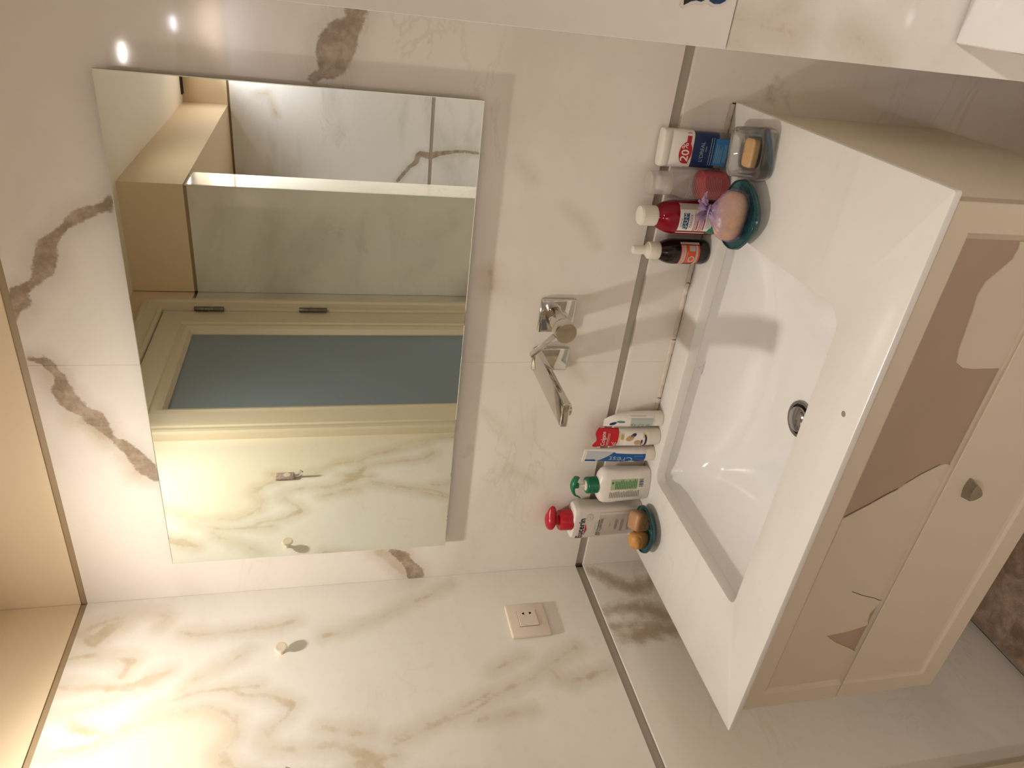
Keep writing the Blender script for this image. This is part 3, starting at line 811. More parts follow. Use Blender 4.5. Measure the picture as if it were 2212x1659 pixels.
mark([(0.0036, 0.0056), (0.0030, 0.0056), (0.0, 0.0104), (0.0, 0.0114)], [(3, 2, 1, 0)], LMX, LMZ)
bm_obj('maker_mark', bm, plain('mark_grey', (0.40, 0.38, 0.36), 0.3, var=0.0), t)
dx, dy = 0.570 - BX, -0.246 - BY
lathe_obj('drain_ring', [(0.0335, 0.0005), (0.0335, 0.0042), (0.031, 0.0052), (0.0275, 0.0042), (0.0265, 0.001)], M_DRAIN, t, 48, 'z', (dx, dy, 0), caps=False)
lathe_obj('drain_well', [(0.0265, 0.0012), (0.0001, 0.0013)], M_BLACK, t, 32, 'z', (dx, dy, 0), caps=False)
lathe_obj('drain_plug', [(0.010, 0.0014), (0.0235, 0.0065), (0.0228, 0.0085), (0.016, 0.0108), (0.008, 0.012), (0.0003, 0.0123)], M_DRAIN, t, 40, 'z', (dx, dy, 0), caps=False)

# vanity cabinet
vx0, vx1, vyf, vz0, vz1 = 0.1312, 1.0366, -0.500, 0.3671, CZ - 0.0115
t = thing('vanity_cabinet', 'cream wall-hung vanity cabinet with peeling brown front panel', 'cabinet', (vx0, 0, vz0))
def VB(name, x0, x1, y0, y1, z0, z1, mat, par=None, bev=0.0, seg=2):
    return box(name, x0 - vx0, x1 - vx0, y0, y1, z0 - vz0, z1 - vz0, mat, par or t, bev, seg)
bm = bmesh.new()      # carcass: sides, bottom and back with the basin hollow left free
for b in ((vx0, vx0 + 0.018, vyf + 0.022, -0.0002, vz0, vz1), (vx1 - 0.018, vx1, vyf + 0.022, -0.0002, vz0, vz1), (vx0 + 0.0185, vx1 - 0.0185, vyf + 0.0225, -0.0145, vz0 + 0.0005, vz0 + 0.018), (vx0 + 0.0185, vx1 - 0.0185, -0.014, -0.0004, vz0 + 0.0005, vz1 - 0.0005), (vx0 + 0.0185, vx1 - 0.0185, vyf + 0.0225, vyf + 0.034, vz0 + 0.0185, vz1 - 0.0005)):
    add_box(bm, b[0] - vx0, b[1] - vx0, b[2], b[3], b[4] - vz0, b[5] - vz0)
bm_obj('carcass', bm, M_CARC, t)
ZS = 0.575      # split between fixed front and drawer
FW, MW, FT = 0.036, 0.010, 0.0435
def front_frame(name, x0, x1, z0, z1, sides, par, mat, dp=0.008):
    """framed front: flat border, sloping moulding into the field; sides = (left, right, bottom, top) present"""
    l = FW if sides[0] else 0; r = FW if sides[1] else 0; bo = FW if sides[2] else 0; tp = FT if sides[3] else 0
    def rect(k, depth):
        def ins(w): return 0 if w == 0 else (w if k == 1 else (w + MW if k == 2 else 0))
        return [(x0 + ins(l) - vx0, vyf + depth, z0 + ins(bo) - vz0), (x1 - ins(r) - vx0, vyf + depth, z0 + ins(bo) - vz0), (x1 - ins(r) - vx0, vyf + depth, z1 - ins(tp) - vz0), (x0 + ins(l) - vx0, vyf + depth, z1 - ins(tp) - vz0)]
    bm = bmesh.new()
    b0 = [bm.verts.new(p) for p in rect(0, 0.0215)]
    r0 = [bm.verts.new((p[0], p[1], p[2])) for p in rect(0, 0.0012)]
    def inset(R, d):
        return [(R[0][0] + d, 0, R[0][2] + d), (R[1][0] - d, 0, R[1][2] + d), (R[2][0] - d, 0, R[2][2] - d), (R[3][0] + d, 0, R[3][2] - d)]
    e0 = [bm.verts.new((p[0], vyf, p[2])) for p in inset(rect(0, 0), 0.0012)]
    r1 = [bm.verts.new((p[0], vyf, p[2])) for p in (rect(1, 0) if 1 else [])]
    r1 = r1
    # keep the outer bevel clear of missing borders
    for k, v in enumerate(r1):
        v.co.x = min(max(v.co.x, e0[0].co.x), e0[1].co.x); v.co.z = min(max(v.co.z, e0[0].co.z), e0[3].co.z)
    ra = [bm.verts.new((v.co.x * 0.6 + p[0] * 0.4, vyf + 0.0035, v.co.z * 0.6 + p[2] * 0.4)) for v, p in zip(r1, rect(2, 0))]
    r2 = [bm.verts.new((min(max(p[0], e0[0].co.x), e0[1].co.x), vyf + dp, min(max(p[2], e0[0].co.z), e0[3].co.z))) for p in rect(2, 0)]
    for A, B in ((b0, r0), (r0, e0), (e0, r1), (r1, ra), (ra, r2)):
        for k in range(4):
            j = (k + 1) % 4
            try: bm.faces.new((A[k], A[j], B[j], B[k]))
            except ValueError: pass
    bm.faces.new(r2)
    bm.faces.new(b0[::-1])
    bmesh.ops.remove_doubles(bm, verts=bm.verts[:], dist=1e-5)
    return bm_obj(name, bm, mat, par)
ff = front_frame('front_frame', vx0, vx1, ZS + 0.002, vz1 - 0.001, (1, 1, 0, 1), t, M_VAN)
# bare board field of the fixed front and what is left of its film
fx0, fx1, fz0, fz1 = vx0 + FW + MW, vx1 - FW - MW, ZS + 0.0042, vz1 - FT - MW + 0.001
VB('bare_panel', fx0 - 0.001, fx1 + 0.001, vyf + 0.0072, vyf + 0.0085, fz0, fz1, M_BOARD)
def film(name, poly, lift=0.0012, curl=None):
    bm = bmesh.new()
    prism(bm, [(min(max(p[0], fx0 - 0.0005), fx1 + 0.0005) - vx0, min(max(p[1], fz0 - 0.002), fz1 + 0.001) - vz0) for p in poly], lambda u, v, q: (u, vyf + 0.0072 - q, v), 0.0, lift)
    return bm_obj(name, bm, M_VENEER, t)
crack = [(0.5597, 0.7257), (0.5835, 0.6908), (0.6018, 0.6656), (0.6108, 0.6511), (0.6202, 0.6424), (0.6366, 0.6223), (0.6526, 0.5965), (0.6548, 0.5864), (0.6505, 0.5767)]
notch = [(0.376, 0.570), (0.3719, 0.5752), (0.3602, 0.5805), (0.3435, 0.588), (0.3253, 0.5845), (0.3152, 0.5782), (0.3036, 0.6154), (0.2987, 0.6541), (0.2797, 0.631), (0.2615, 0.5986), (0.2484, 0.5762), (0.246, 0.570)]
film('film_left', [(0.17, 0.74)] + crack + [(0.65, 0.570)] + notch + [(0.17, 0.570)], 0.0016)
flap = [(1.0, 0.6470), (0.9895, 0.6465), (0.9811, 0.6442), (0.9681, 0.6457), (0.9547, 0.6561), (0.9378, 0.6698), (0.9186, 0.6723), (0.8956, 0.6679), (0.8696, 0.6648), (0.8427, 0.6616), (0.824, 0.656), (0.8162, 0.6426), (0.8143, 0.628), (0.8148, 0.570), (1.0, 0.570)]
film('film_flap', flap, 0.0016)
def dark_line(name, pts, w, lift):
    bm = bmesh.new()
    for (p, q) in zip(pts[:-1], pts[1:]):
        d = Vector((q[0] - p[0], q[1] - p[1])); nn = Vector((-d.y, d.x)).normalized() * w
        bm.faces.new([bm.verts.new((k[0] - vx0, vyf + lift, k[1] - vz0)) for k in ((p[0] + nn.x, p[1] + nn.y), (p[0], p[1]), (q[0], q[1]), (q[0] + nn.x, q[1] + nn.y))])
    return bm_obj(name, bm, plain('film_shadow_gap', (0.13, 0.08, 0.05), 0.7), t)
dark_line('film_edge_shade', [(0.562, 0.7235)] + crack[1:4], 0.0022, 0.0069)  # dark strips painted as the shade along the lifted film edge
dark_line('film_edge_shade', crack[4:7], 0.0013, 0.0069)
bm = bmesh.new()
ck = [(0.4022, 0.6468), (0.3894, 0.6195), (0.3805, 0.5933), (0.3743, 0.5824), (0.3742, 0.5733)]
for (p, q) in zip(ck[:-1], ck[1:]):
    d = Vector((q[0] - p[0], q[1] - p[1])); nn = Vector((-d.y, d.x)).normalized() * 0.0006
    vs = [bm.verts.new((c[0] - vx0, vyf + 0.0054, c[1] - vz0)) for c in ((p[0] + nn.x, p[1] + nn.y), (p[0] - nn.x, p[1] - nn.y), (q[0] - nn.x, q[1] - nn.y), (q[0] + nn.x, q[1] + nn.y))]
    bm.faces.new(vs)
bm_obj('film_crack', bm, M_DARK, t)
drw = front_frame('drawer', vx0, vx1, vz0, ZS - 0.0002, (1, 1, 1, 0), t, M_VAN, 0.0045)
# knob: three-cornered wedge
bm = bmesh.new()
tri = []
for k in range(3):
    A = Vector(((0.590, 0.531), (0.628, 0.533), (0.602, 0.506))[k]); B = Vector(((0.590, 0.531), (0.628, 0.533), (0.602, 0.506))[(k + 1) % 3])
    mid = (A + B) / 2; cen = Vector((0.6067, 0.5233)); out = (mid - cen).normalized()
    for s in range(7):
        f = s / 7
        p = A.lerp(B, f) + out * 0.0042 * 4 * f * (1 - f)
        tri.append((p.x - vx0, p.y - vz0))
prism(bm, tri, lambda u, v, q: (u * (1 - 0.25 * q / 0.02) + 0.25 * q / 0.02 * (0.6067 - vx0), vyf + 0.008 - q, v * (1 - 0.25 * q / 0.02) + 0.25 * q / 0.02 * (0.5233 - vz0)), 0.0, 0.018)
bm_obj('knob', bm, M_STEEL, drw)

# ------------------------------------------------------------------ bottles, tubes, dishes
class Loft:
    """stack of superellipse sections (z, rx, ry, n, cx, cy)"""
    def __init__(self, secs): self.s = [tuple(q) + (0.0,) * (6 - len(q)) if len(q) < 6 else tuple(q) for q in secs]
    def at(self, z):
        s = self.s
        if z <= s[0][0]: return s[0]
        for a, b in zip(s[:-1], s[1:]):
            if a[0] <= z <= b[0]:
                f = 0 if b[0] == a[0] else (z - a[0]) / (b[0] - a[0])
                return tuple(p + (q - p) * f for p, q in zip(a, b))
        return s[-1]
    def front(self, x, z, off=0.0):
        _, rx, ry, n, cx, cy = self.at(z)
        u = min(0.999, abs((x - cx) / rx))
        return cy - ry * (1 - u ** n) ** (1.0 / n) - off
    def build(self, name, mat, parent, seg=56, cap0=True, cap1=True, angle=0.8):
        bm = bmesh.new(); rings = []
        for (z, rx, ry, n, cx, cy) in self.s:
            ring = []
            for k in range(seg):
                a = 2 * PI * k / seg; c, s = math.cos(a), math.sin(a)
                ring.append(bm.verts.new((cx + rx * math.copysign(abs(c) ** (2 / n), c), cy + ry * math.copysign(abs(s) ** (2 / n), s), z)))
            rings.append(ring)
        for a, b in zip(rings[:-1], rings[1:]): bridge(bm, a, b)
        if cap0: bm.faces.new(rings[0][::-1])
        if cap1: bm.faces.new(rings[-1])
        return bm_obj(name, bm, mat, parent, angle=angle)

def decal(name, loft, poly, mat, parent, off=0.00035, cuts=3):
    bm = bmesh.new()
    vs = [bm.verts.new((p[0], 0, p[1])) for p in poly]
    for tr in tessellate_polygon([[Vector((p[0], p[1], 0)) for p in poly]]):
        try: bm.faces.new([vs[i] for i in tr])
        except ValueError: pass
    for _ in range(cuts):
        es = [e for e in bm.edges if e.calc_length() > 0.004]
        if not es: break
        bmesh.ops.subdivide_edges(bm, edges=es, cuts=1, use_grid_fill=False)
        bmesh.ops.triangulate(bm, faces=[f for f in bm.faces if len(f.verts) > 3])
    for v in bm.verts: v.co.y = loft.front(v.co.x, v.co.z, off)
    for f in bm.faces:
        f.normal_update()
        if f.normal.y > 0: f.normal_flip()
    me = bpy.data.meshes.new(name); bm.to_mesh(me); bm.free()
    return link(name, me, mat, parent, True)

def rect(x0, x1, z0, z1): return [(x0, z0), (x1, z0), (x1, z1), (x0, z1)]
def ell(cx, cz, rx, rz, n=24, tilt=0.0):
    P = []
    for k in range(n):
        a = 2 * PI * k / n; x, z = rx * math.cos(a), rz * math.sin(a)
        P.append((cx + x * math.cos(tilt) - z * math.sin(tilt), cz + x * math.sin(tilt) + z * math.cos(tilt)))
    return P

def text_geo(s, size, bold=0.0, shear=0.0, align='CENTER', sx=1.0):
    cu = bpy.data.curves.new('lettering', 'FONT')
    cu.body = s; cu.size = size; cu.align_x = align; cu.align_y = 'CENTER'
    cu.offset = bold; cu.shear = shear; cu.resolution_u = 3
    ob = bpy.data.objects.new('lettering', cu); COL.objects.link(ob)
    bpy.context.view_layer.update()
    me = bpy.data.meshes.new_from_object(ob.evaluated_get(bpy.context.evaluated_depsgraph_get()))
    V = [(v.co.x * sx, v.co.y) for v in me.vertices]; F = [tuple(p.vertices) for p in me.polygons]
    bpy.data.objects.remove(ob); bpy.data.curves.remove(cu); bpy.data.meshes.remove(me)
    return V, F

def lettering(s, loft, x, z, size, mat, parent, rot=0.0, off=0.0007, bold=0.0, shear=0.0, align='CENTER', sx=1.0, name='lettering'):
    V, F = text_geo(s, size, bold, shear, align, sx)
    c, sn = math.cos(rot), math.sin(rot)
    bm = bmesh.new()
    vs = [bm.verts.new((x + a * c - b * sn, 0, z + a * sn + b * c)) for a, b in V]
    for f in F:
        try: bm.faces.new([vs[i] for i in f])
        except ValueError: pass
    if size > 0.006:
        bmesh.ops.triangulate(bm, faces=bm.faces[:])
        es = [e for e in bm.edges if e.calc_length() > 0.006]
        if es:
            bmesh.ops.subdivide_edges(bm, edges=es, cuts=1)
            bmesh.ops.triangulate(bm, faces=[f for f in bm.faces if len(f.verts) > 3])
    for v in bm.verts: v.co.y = loft.front(v.co.x, v.co.z, off)
    for f in bm.faces:
        f.normal_update()
        if f.normal.y > 0: f.normal_flip()
    me = bpy.data.meshes.new(name); bm.to_mesh(me); bm.free()
    return link(name, me, mat, parent)

def fine_print(loft, x0, x1, z0, z1, rows, mat, parent, seed=0, off=0.0007, th=0.35, vert=False, name='fine_print', gaps=0.25):
    """rows of tiny print too small to read: short dashes, one joined part"""
    r = random.Random(seed); bm = bmesh.new()
    A0, A1, B0, B1 = (x0, x1, z0, z1) if not vert else (z0, z1, x0, x1)
    for i in range(rows):
        b = B1 - (i + 0.5) * (B1 - B0) / rows; h = (B1 - B0) / rows * th
        a = A0; end = A1 - r.random() * gaps * (A1 - A0)
        while a < end:
            w = r.uniform(0.025, 0.09) * (A1 - A0); w = min(w, end - a)
            q = ((a, b - h / 2), (a + w, b - h / 2), (a + w, b + h / 2), (a, b + h / 2))
            if vert: q = tuple((y, x) for x, y in q)
            vs = [bm.verts.new((p[0], loft.front(p[0], p[1], off), p[1])) for p in q]
            f = bm.faces.new(vs); f.normal_update()
            if f.normal.y > 0: f.normal_flip()
            a += w + 0.011 * (A1 - A0)
    me = bpy.data.meshes.new(name); bm.to_mesh(me); bm.free()
    o = link(name, me, mat, parent)
    o['kind'] = 'stuff'
    return o

def ink(name, col, rough=0.35): return plain(name, col, rough, var=0.0)
I_BLACK = ink('ink_black', (0.02, 0.02, 0.025)); I_GREY = ink('ink_grey', (0.22, 0.21, 0.21)); I_LGREY = ink('ink_light_grey', (0.45, 0.42, 0.39))
I_RED = ink('ink_red', (0.50, 0.015, 0.03)); I_WHITE = ink('ink_white', (0.80, 0.76, 0.71)); I_TEAL = ink('ink_teal', (0.09, 0.24, 0.22))
I_PALE = ink('ink_pale_teal', (0.44, 0.49, 0.45)); I_PURPLE = ink('ink_purple', (0.05, 0.012, 0.045)); I_YELLOW = ink('ink_yellow', (0.70, 0.55, 0.12))
I_NAVY = ink('ink_navy', (0.012, 0.03, 0.10)); I_BLUE = ink('ink_blue', (0.006, 0.085, 0.30)); I_LBLUE = ink('ink_light_blue', (0.035, 0.19, 0.42))
I_PALEB = ink('ink_pale_blue', (0.34, 0.48, 0.52)); I_CRIM = ink('ink_crimson', (0.42, 0.02, 0.08)); I_GREEN = ink('ink_green', (0.0, 0.20, 0.10))
I_MINT = ink('ink_mint', (0.40, 0.50, 0.24)); I_ORANGE = ink('ink_orange', (0.66, 0.075, 0.015)); I_GUM = ink('ink_sea_blue', (0.02, 0.10, 0.15))
I_SILVER = ink('ink_silver_film', (0.46, 0.48, 0.50), 0.25); I_SAND = ink('ink_sand', (0.55, 0.47, 0.42))
P_WHITE = plain('bottle_white', (0.78, 0.73, 0.67), 0.3, var=0.01); P_CAPW = plain('cap_white', (0.76, 0.70, 0.61), 0.4, var=0.01)
P_GREY = plain('bottle_pale_grey', (0.66, 0.61, 0.555), 0.4, var=0.01)
P_RED = plain('pump_red', (0.45, 0.008, 0.022), 0.3, var=0.02); P_GREEN = plain('pump_green', (0.004, 0.16, 0.065), 0.3, var=0.02)
P_TUBER = plain('tube_red', (0.50, 0.012, 0.02), 0.3, var=0.03)
P_DARKG = plain('dark_brown_bottle', (0.010, 0.006, 0.004), 0.06, var=0.0)
P_CLEAR = plain('clear_bottle', (0.93, 0.88, 0.87), 0.04, trans=0.6, ior=1.3, var=0.0, alpha=0.2)
P_REDLQ = plain('red_liquid', (0.62, 0.012, 0.03), 0.2, trans=0.25, ior=1.35, var=0.0, alpha=0.9)
P_MOUTH = plain('dark_red_bottle', (0.33, 0.006, 0.022), 0.06, trans=0.35, ior=1.38, var=0.0)
P_FROSTC = plain('frosted_cap', (0.84, 0.74, 0.70), 0.3, trans=0.4, ior=1.3, var=0.0, alpha=0.5)
P_GLASS = plain('clear_glass', (0.95, 0.96, 0.94), 0.01, trans=1.0, ior=1.45, var=0.0, alpha=0.74)
P_TEALG = plain('teal_glass', (0.045, 0.20, 0.21), 0.06, trans=0.4, ior=1.45, var=0.05, alpha=0.85)
P_TEALR = plain('dark_teal_glass', (0.006, 0.045, 0.055), 0.06, var=0.05)
P_SOAP1 = plain('amber_soap', (0.62, 0.31, 0.09), 0.45, var=0.10, vscale=40, sss=0.15, bump=0.5, bscale=45); P_SOAP2 = plain('brown_soap', (0.50, 0.26, 0.12), 0.42, var=0.14, vscale=50, sss=0.1, bump=0.9, bscale=85)
P_CORK = plain('speckled_soap', (0.62, 0.39, 0.19), 0.6, var=0.15, vscale=70)
_nt = P_CORK.node_tree; _b = _nt.nodes['Principled BSDF']; _src = _b.inputs['Base Color'].links[0].from_socket
L(_nt, mixc(_nt, smooth(_nt, noise_tex(_nt, mapped(_nt, (0, 0, 0), (1, 2.2, 1)), 190, 3, 0.6), 0.62, 0.70), _src, (0.16, 0.075, 0.03)), _b.inputs['Base Color'])
P_PEACH = plain('peach_soap', (0.64, 0.40, 0.215), 0.5, var=0.06, vscale=30)
P_LIQB = plain('tinted_liquid', (0.50, 0.46, 0.50), 0.05, trans=0.6, ior=1.33, var=0.0, alpha=0.55)

G_L, G_R = 'toiletries on the left of the basin', 'toiletries on the right of the basin'
# -- white and teal tube
t = thing('toothpaste_tube', 'slim white and pale teal tube standing on its cap nearest the faucet', 'tube', (0.4300, -0.0235, CZ), 0.12, G_L)
lf = Loft([(0.0195, 0.0158, 0.0158, 2), (0.03, 0.0168, 0.0155, 2), (0.07, 0.0162, 0.0125, 2.1), (0.095, 0.0145, 0.0085, 2.1, -0.001), (0.108, 0.0125, 0.0050, 2.2, -0.003), (0.116, 0.0110, 0.0022, 2.4, -0.006, 0.002), (0.124, 0.0080, 0.0012, 2.6, -0.009, 0.004)])
lf.build('tube_body', P_WHITE, t)
lathe_obj('cap', [(0.0150, 0.0), (0.0160, 0.001), (0.0162, 0.018), (0.0155, 0.0193)], P_CAPW, t, 40)
decal('teal_panel', lf, rect(-0.0115, 0.0075, 0.024, 0.072), I_PALE, t)
decal('leaf_mark', lf, ell(-0.002, 0.092, 0.0026, 0.009, 20), I_TEAL, t)
decal('logo_badge', lf, ell(-0.0075, 0.107, 0.0032, 0.0075, 16, 0.5), I_NAVY, t)
lettering('B O G', lf, -0.0095, 0.050, 0.012, I_TEAL, t, PI / 2, sx=1.3)
fine_print(lf, 0.0105, 0.0125, 0.04, 0.085, 1, I_GREY, t, 2, vert=True)
decal('hem_line', lf, rect(-0.0145, 0.0145, 0.0212, 0.0217), I_SAND, t)

# -- red children's toothpaste
t = thing('toothpaste_tube', 'red and white toothpaste tube with crinkled crimp, standing on a wide white cap', 'tube', (0.3880, -0.0262, CZ), -0.05, G_L)
lf = Loft([(0.026, 0.0195, 0.0195, 2), (0.036, 0.0203, 0.0190, 2), (0.07, 0.0207, 0.0150, 2.1), (0.10, 0.0222, 0.0090, 2.2), (0.125, 0.0236, 0.0034, 2.4), (0.133, 0.0238, 0.0012, 2.5)])
lf.build('tube_body', P_WHITE, t)
lathe_obj('cap', [(0.0175, 0.0), (0.0188, 0.001), (0.0192, 0.012), (0.0196, 0.0255), (0.019, 0.0262)], P_CAPW, t, 44)
up = Loft([(s[0], s[1] + 0.0004, s[2] + 0.0004) + tuple(s[3:]) for s in lf.s])
mid = up.at(0.092)
r_ = Loft([(0.092,) + mid[1:]] + [s for s in up.s if s[0] > 0.092])
r_.build('red_wrap', P_TUBER, t)
bm = bmesh.new()      # the crinkled end seam
n = 24; prev = None
for k in range(n + 1):
    x = -0.0238 + 0.0476 * k / n; u_ = k / n; top = 0.1378 + 0.0030 * math.cos(2 * PI * u_ * 1.35) - 0.0012 * u_; yy = 0.0008 * math.sin(k * 0.6)
    ring = [bm.verts.new(p) for p in ((x, yy - 0.0019, 0.1315), (x, yy - 0.0008, top), (x, yy + 0.0008, top), (x, yy + 0.0019, 0.1315))]
    if prev:
        for a in range(4): bm.faces.new((prev[a], ring[a], ring[(a + 1) % 4], prev[(a + 1) % 4]))
    else: bm.faces.new(ring)
    prev = ring
bm.faces.new(prev[::-1])
bm_obj('crimp', bm, P_TUBER, t)
lettering('Colgate', up, -0.001, 0.122, 0.0118, I_WHITE, t, 0.08, bold=0.0, off=0.0008)
decal('gold_band', up, rect(-0.018, 0.014, 0.1125, 0.1138), I_SAND, t, 0.0006)
decal('gold_band', up, rect(-0.018, 0.014, 0.1100, 0.1108), I_SAND, t, 0.0006)
for k in range(3):
    decal('white_streak', up, [(-0.019 + k * 0.002, 0.096 + k * -0.0015), (-0.0182 + k * 0.002, 0.0953 - k * 0.0015), (-0.006 + k * 0.0004, 0.104 - k * 0.004), (-0.007 + k * 0.0004, 0.1045 - k * 0.004)], I_WHITE, t, 0.0006)
decal('grey_edge', lf, [(-0.0185, 0.0882), (0.0, 0.0905), (0.0185, 0.0905), (0.0185, 0.0893), (0.0, 0.0893), (-0.0185, 0.087)], I_LGREY, t)
decal('yellow_label', lf, rect(0.001, 0.0155, 0.0805, 0.0878), I_YELLOW, t)
fine_print(lf, 0.002, 0.0148, 0.0815, 0.0868, 2, I_TEAL, t, 5, off=0.0009)
decal('pale_ground', lf, rect(-0.0165, 0.0165, 0.040, 0.080), I_WHITE, t, 0.0003)
decal('amber_patch', lf, ell(0.006, 0.068, 0.006, 0.0095, 20, 0.5), P_CORK, t, 0.0006)
decal('amber_patch', lf, ell(-0.004, 0.050, 0.007, 0.0085, 20, -0.4), P_CORK, t, 0.0006)
decal('dark_patch', lf, ell(0.0125, 0.061, 0.003, 0.007, 16, 0.4), I_NAVY, t, 0.0006)
decal('dark_patch', lf, ell(-0.003, 0.0425, 0.008, 0.0022, 16), I_NAVY, t, 0.0006)
decal('yellow_label', lf, rect(0.008, 0.0165, 0.0345, 0.040), I_YELLOW, t)
decal('purple_band', lf, [(-0.0165, 0.0345), (-0.008, 0.0318), (0.008, 0.0318), (0.0140, 0.0335), (0.0140, 0.0372), (0.008, 0.0360), (-0.008, 0.0360), (-0.0165, 0.0388)], I_PURPLE, t, 0.0005)

# -- blue and white toothpaste, edge-on
t = thing('toothpaste_tube', 'blue and white toothpaste tube flattened to a slanting edge, standing on its cap', 'tube', (0.3420, -0.0245, CZ), -0.16, G_L)
lf = Loft([(0.0200, 0.0160, 0.0160, 2), (0.032, 0.0180, 0.0160, 2), (0.07, 0.0185, 0.0135, 2.1), (0.11, 0.0183, 0.0075, 2.2), (0.14, 0.0178, 0.0028, 2.4), (0.152, 0.0176, 0.0011, 2.6)])
lf.build('tube_body', P_WHITE, t)
lathe_obj('cap', [(0.0148, 0.0), (0.0160, 0.001), (0.0164, 0.0185), (0.0158, 0.0202)], P_CAPW, t, 40)
decal('blue_panel', lf, [(-0.0150, 0.024), (0.0105, 0.0225), (0.0115, 0.088), (0.0140, 0.094), (-0.0150, 0.128)], I_BLUE, t)
decal('silver_panel', lf, [(-0.0150, 0.126), (0.0140, 0.093), (0.0140, 0.150), (-0.0150, 0.150)], I_SILVER, t, 0.0005)
decal('blue_corner', lf, [(-0.0153, 0.151), (-0.0153, 0.126), (-0.009, 0.130), (-0.011, 0.151)], I_BLUE, t, 0.0007)
lettering('Crest', lf, -0.0025, 0.076, 0.0215, I_PALEB, t, PI / 2, bold=0.0, off=0.0009, sx=1.05)
decal('white_swoosh', lf, [(-0.0115, 0.057), (-0.0065, 0.058), (-0.0080, 0.043), (-0.0112, 0.040)], I_WHITE, t, 0.0008)
decal('red_swoosh', lf, [(-0.0114, 0.0435), (-0.0076, 0.046), (-0.0088, 0.033), (-0.0112, 0.031)], I_RED, t, 0.0011)
fine_print(lf, 0.0055, 0.0072, 0.028, 0.050, 1, I_PALEB, t, 7, vert=True)
bm = bmesh.new(); add_box(bm, -0.0178, 0.0178, -0.0010, 0.0010, 0.1505, 0.1565, 0.0005, 1)
bm_obj('crimp', bm, P_WHITE, t)

# -- white pump bottle, green pump
def pump(t, z0, z1, zc, mat, stem, long_dir, rc, head):
    pass
t = thing('lotion_bottle', 'white pump bottle with a green pump and a green ingredients label', 'bottle', (0.2690, -0.0330, CZ), 0.17, G_L)
lf = Loft([(0.0, 0.0350, 0.0170, 3.2), (0.0015, 0.0366, 0.0185, 3.2), (0.03, 0.0375, 0.0195, 3.2), (0.06, 0.0385, 0.0200, 3.2), (0.085, 0.0405, 0.0205, 3.2), (0.100, 0.0405, 0.0205, 3.0), (0.108, 0.0372, 0.0195, 2.7), (0.1135, 0.0300, 0.0175, 2.3), (0.1160, 0.0200, 0.0160, 2.0), (0.1165, 0.0165, 0.0155, 2)])
lf.build('bottle_body', P_WHITE, t)
bm = bmesh.new()
pr = [(0.0172, 0.1163)]
for k in range(7): pr += [(0.0180, 0.1175 + k * 0.0032), (0.0180, 0.1195 + k * 0.0032), (0.0174, 0.1200 + k * 0.0032)]
pr += [(0.0172, 0.1405), (0.0150, 0.1412)]
lathe(bm, pr, 48)
bm_obj('pump_collar', bm, P_GREEN, t, angle=0.5)
lathe_obj('pump_stem', [(0.0115, 0.1411), (0.0112, 0.1428), (0.0042, 0.1432), (0.0042, 0.160)], P_CAPW, t, 24)
bm = bmesh.new()
lathe(bm, [(0.0060, 0.1578), (0.0062, 0.1640), (0.0052, 0.1690)], 20)
hd = Loft([(0, 0.004, 0.002, 2)])
secs = []
for k in range(15):
    f = k / 14; x = 0.0195 - 0.0500 * f
    w = 0.0115 * max(0.12, math.sin(PI * min(1, 0.14 + f * 0.82))) ** 0.6 * (1 - 0.40 * f)
    zt = 0.1755 - 0.010 * (f - 0.38) ** 2 / 0.14 * 0.6 - (0.0055 if f > 0.92 else 0); zb = zt - 0.0145 * (1 - 0.66 * f) + (0.002 if f < 0.1 else 0)
    secs.append((x, w, zt, zb))
rings = []
for (x, w, zt, zb) in secs:
    rings.append([bm.verts.new((x, w * math.cos(2 * PI * q / 16), (zt + zb) / 2 + (zt - zb) / 2 * math.sin(2 * PI * q / 16))) for q in range(16)])
for a, b in zip(rings[:-1], rings[1:]): bridge(bm, a, b)
bm.faces.new(rings[0][::-1]); bm.faces.new(rings[-1])
bm_obj('pump_head', bm, P_GREEN, t, angle=0.8)
decal('green_label', lf, [(-0.0045, 0.031), (0.0205, 0.030), (0.0210, 0.092), (-0.0040, 0.092)], I_MINT, t)
fine_print(lf, -0.002, 0.0195, 0.032, 0.083, 13, I_GREEN, t, 11, th=0.5)
decal('leaf_mark', lf, ell(0.013, 0.0880, 0.003, 0.002, 12), I_GREEN, t, 0.0008)
fine_print(lf, -0.0235, -0.006, 0.024, 0.094, 18, I_GREY, t, 12, th=0.5)
for k in range(9):
    w = (0.0010, 0.0006, 0.0014)[k % 3]
    decal('barcode_bar', lf, rect(0.001 + k * 0.0021, 0.001 + k * 0.0021 + w, 0.0175, 0.0275), I_NAVY, t, 0.0006, 1)

# -- pale bottle, red pump
t = thing('lotion_bottle', 'tall pale grey pump bottle with a red pump, leftmost of the toiletries', 'bottle', (0.1710, -0.0285, CZ), -0.02, G_L)
lf = Loft([(0.0, 0.0395, 0.0195, 4), (0.002, 0.0412, 0.0215, 4), (0.05, 0.0420, 0.0225, 4), (0.11, 0.0437, 0.0235, 4), (0.145, 0.0447, 0.0240, 4), (0.1515, 0.0442, 0.0238, 3.8), (0.1565, 0.0415, 0.0225, 3.4)])
lf.build('bottle_body', P_GREY, t, cap1=False)
Loft([(0.1560, 0.0419, 0.0228, 3.4), (0.1585, 0.0395, 0.0212, 3.2), (0.1592, 0.0340, 0.0190, 2.8), (0.1580, 0.0300, 0.0180, 2.6), (0.1580, 0.0210, 0.0170, 2)]).build('shoulder', P_WHITE, t, cap0=False)
lathe_obj('pump_collar', [(0.0232, 0.1575), (0.0236, 0.1590), (0.0222, 0.1840), (0.0205, 0.1862), (0.0140, 0.1866)], P_RED, t, 48)
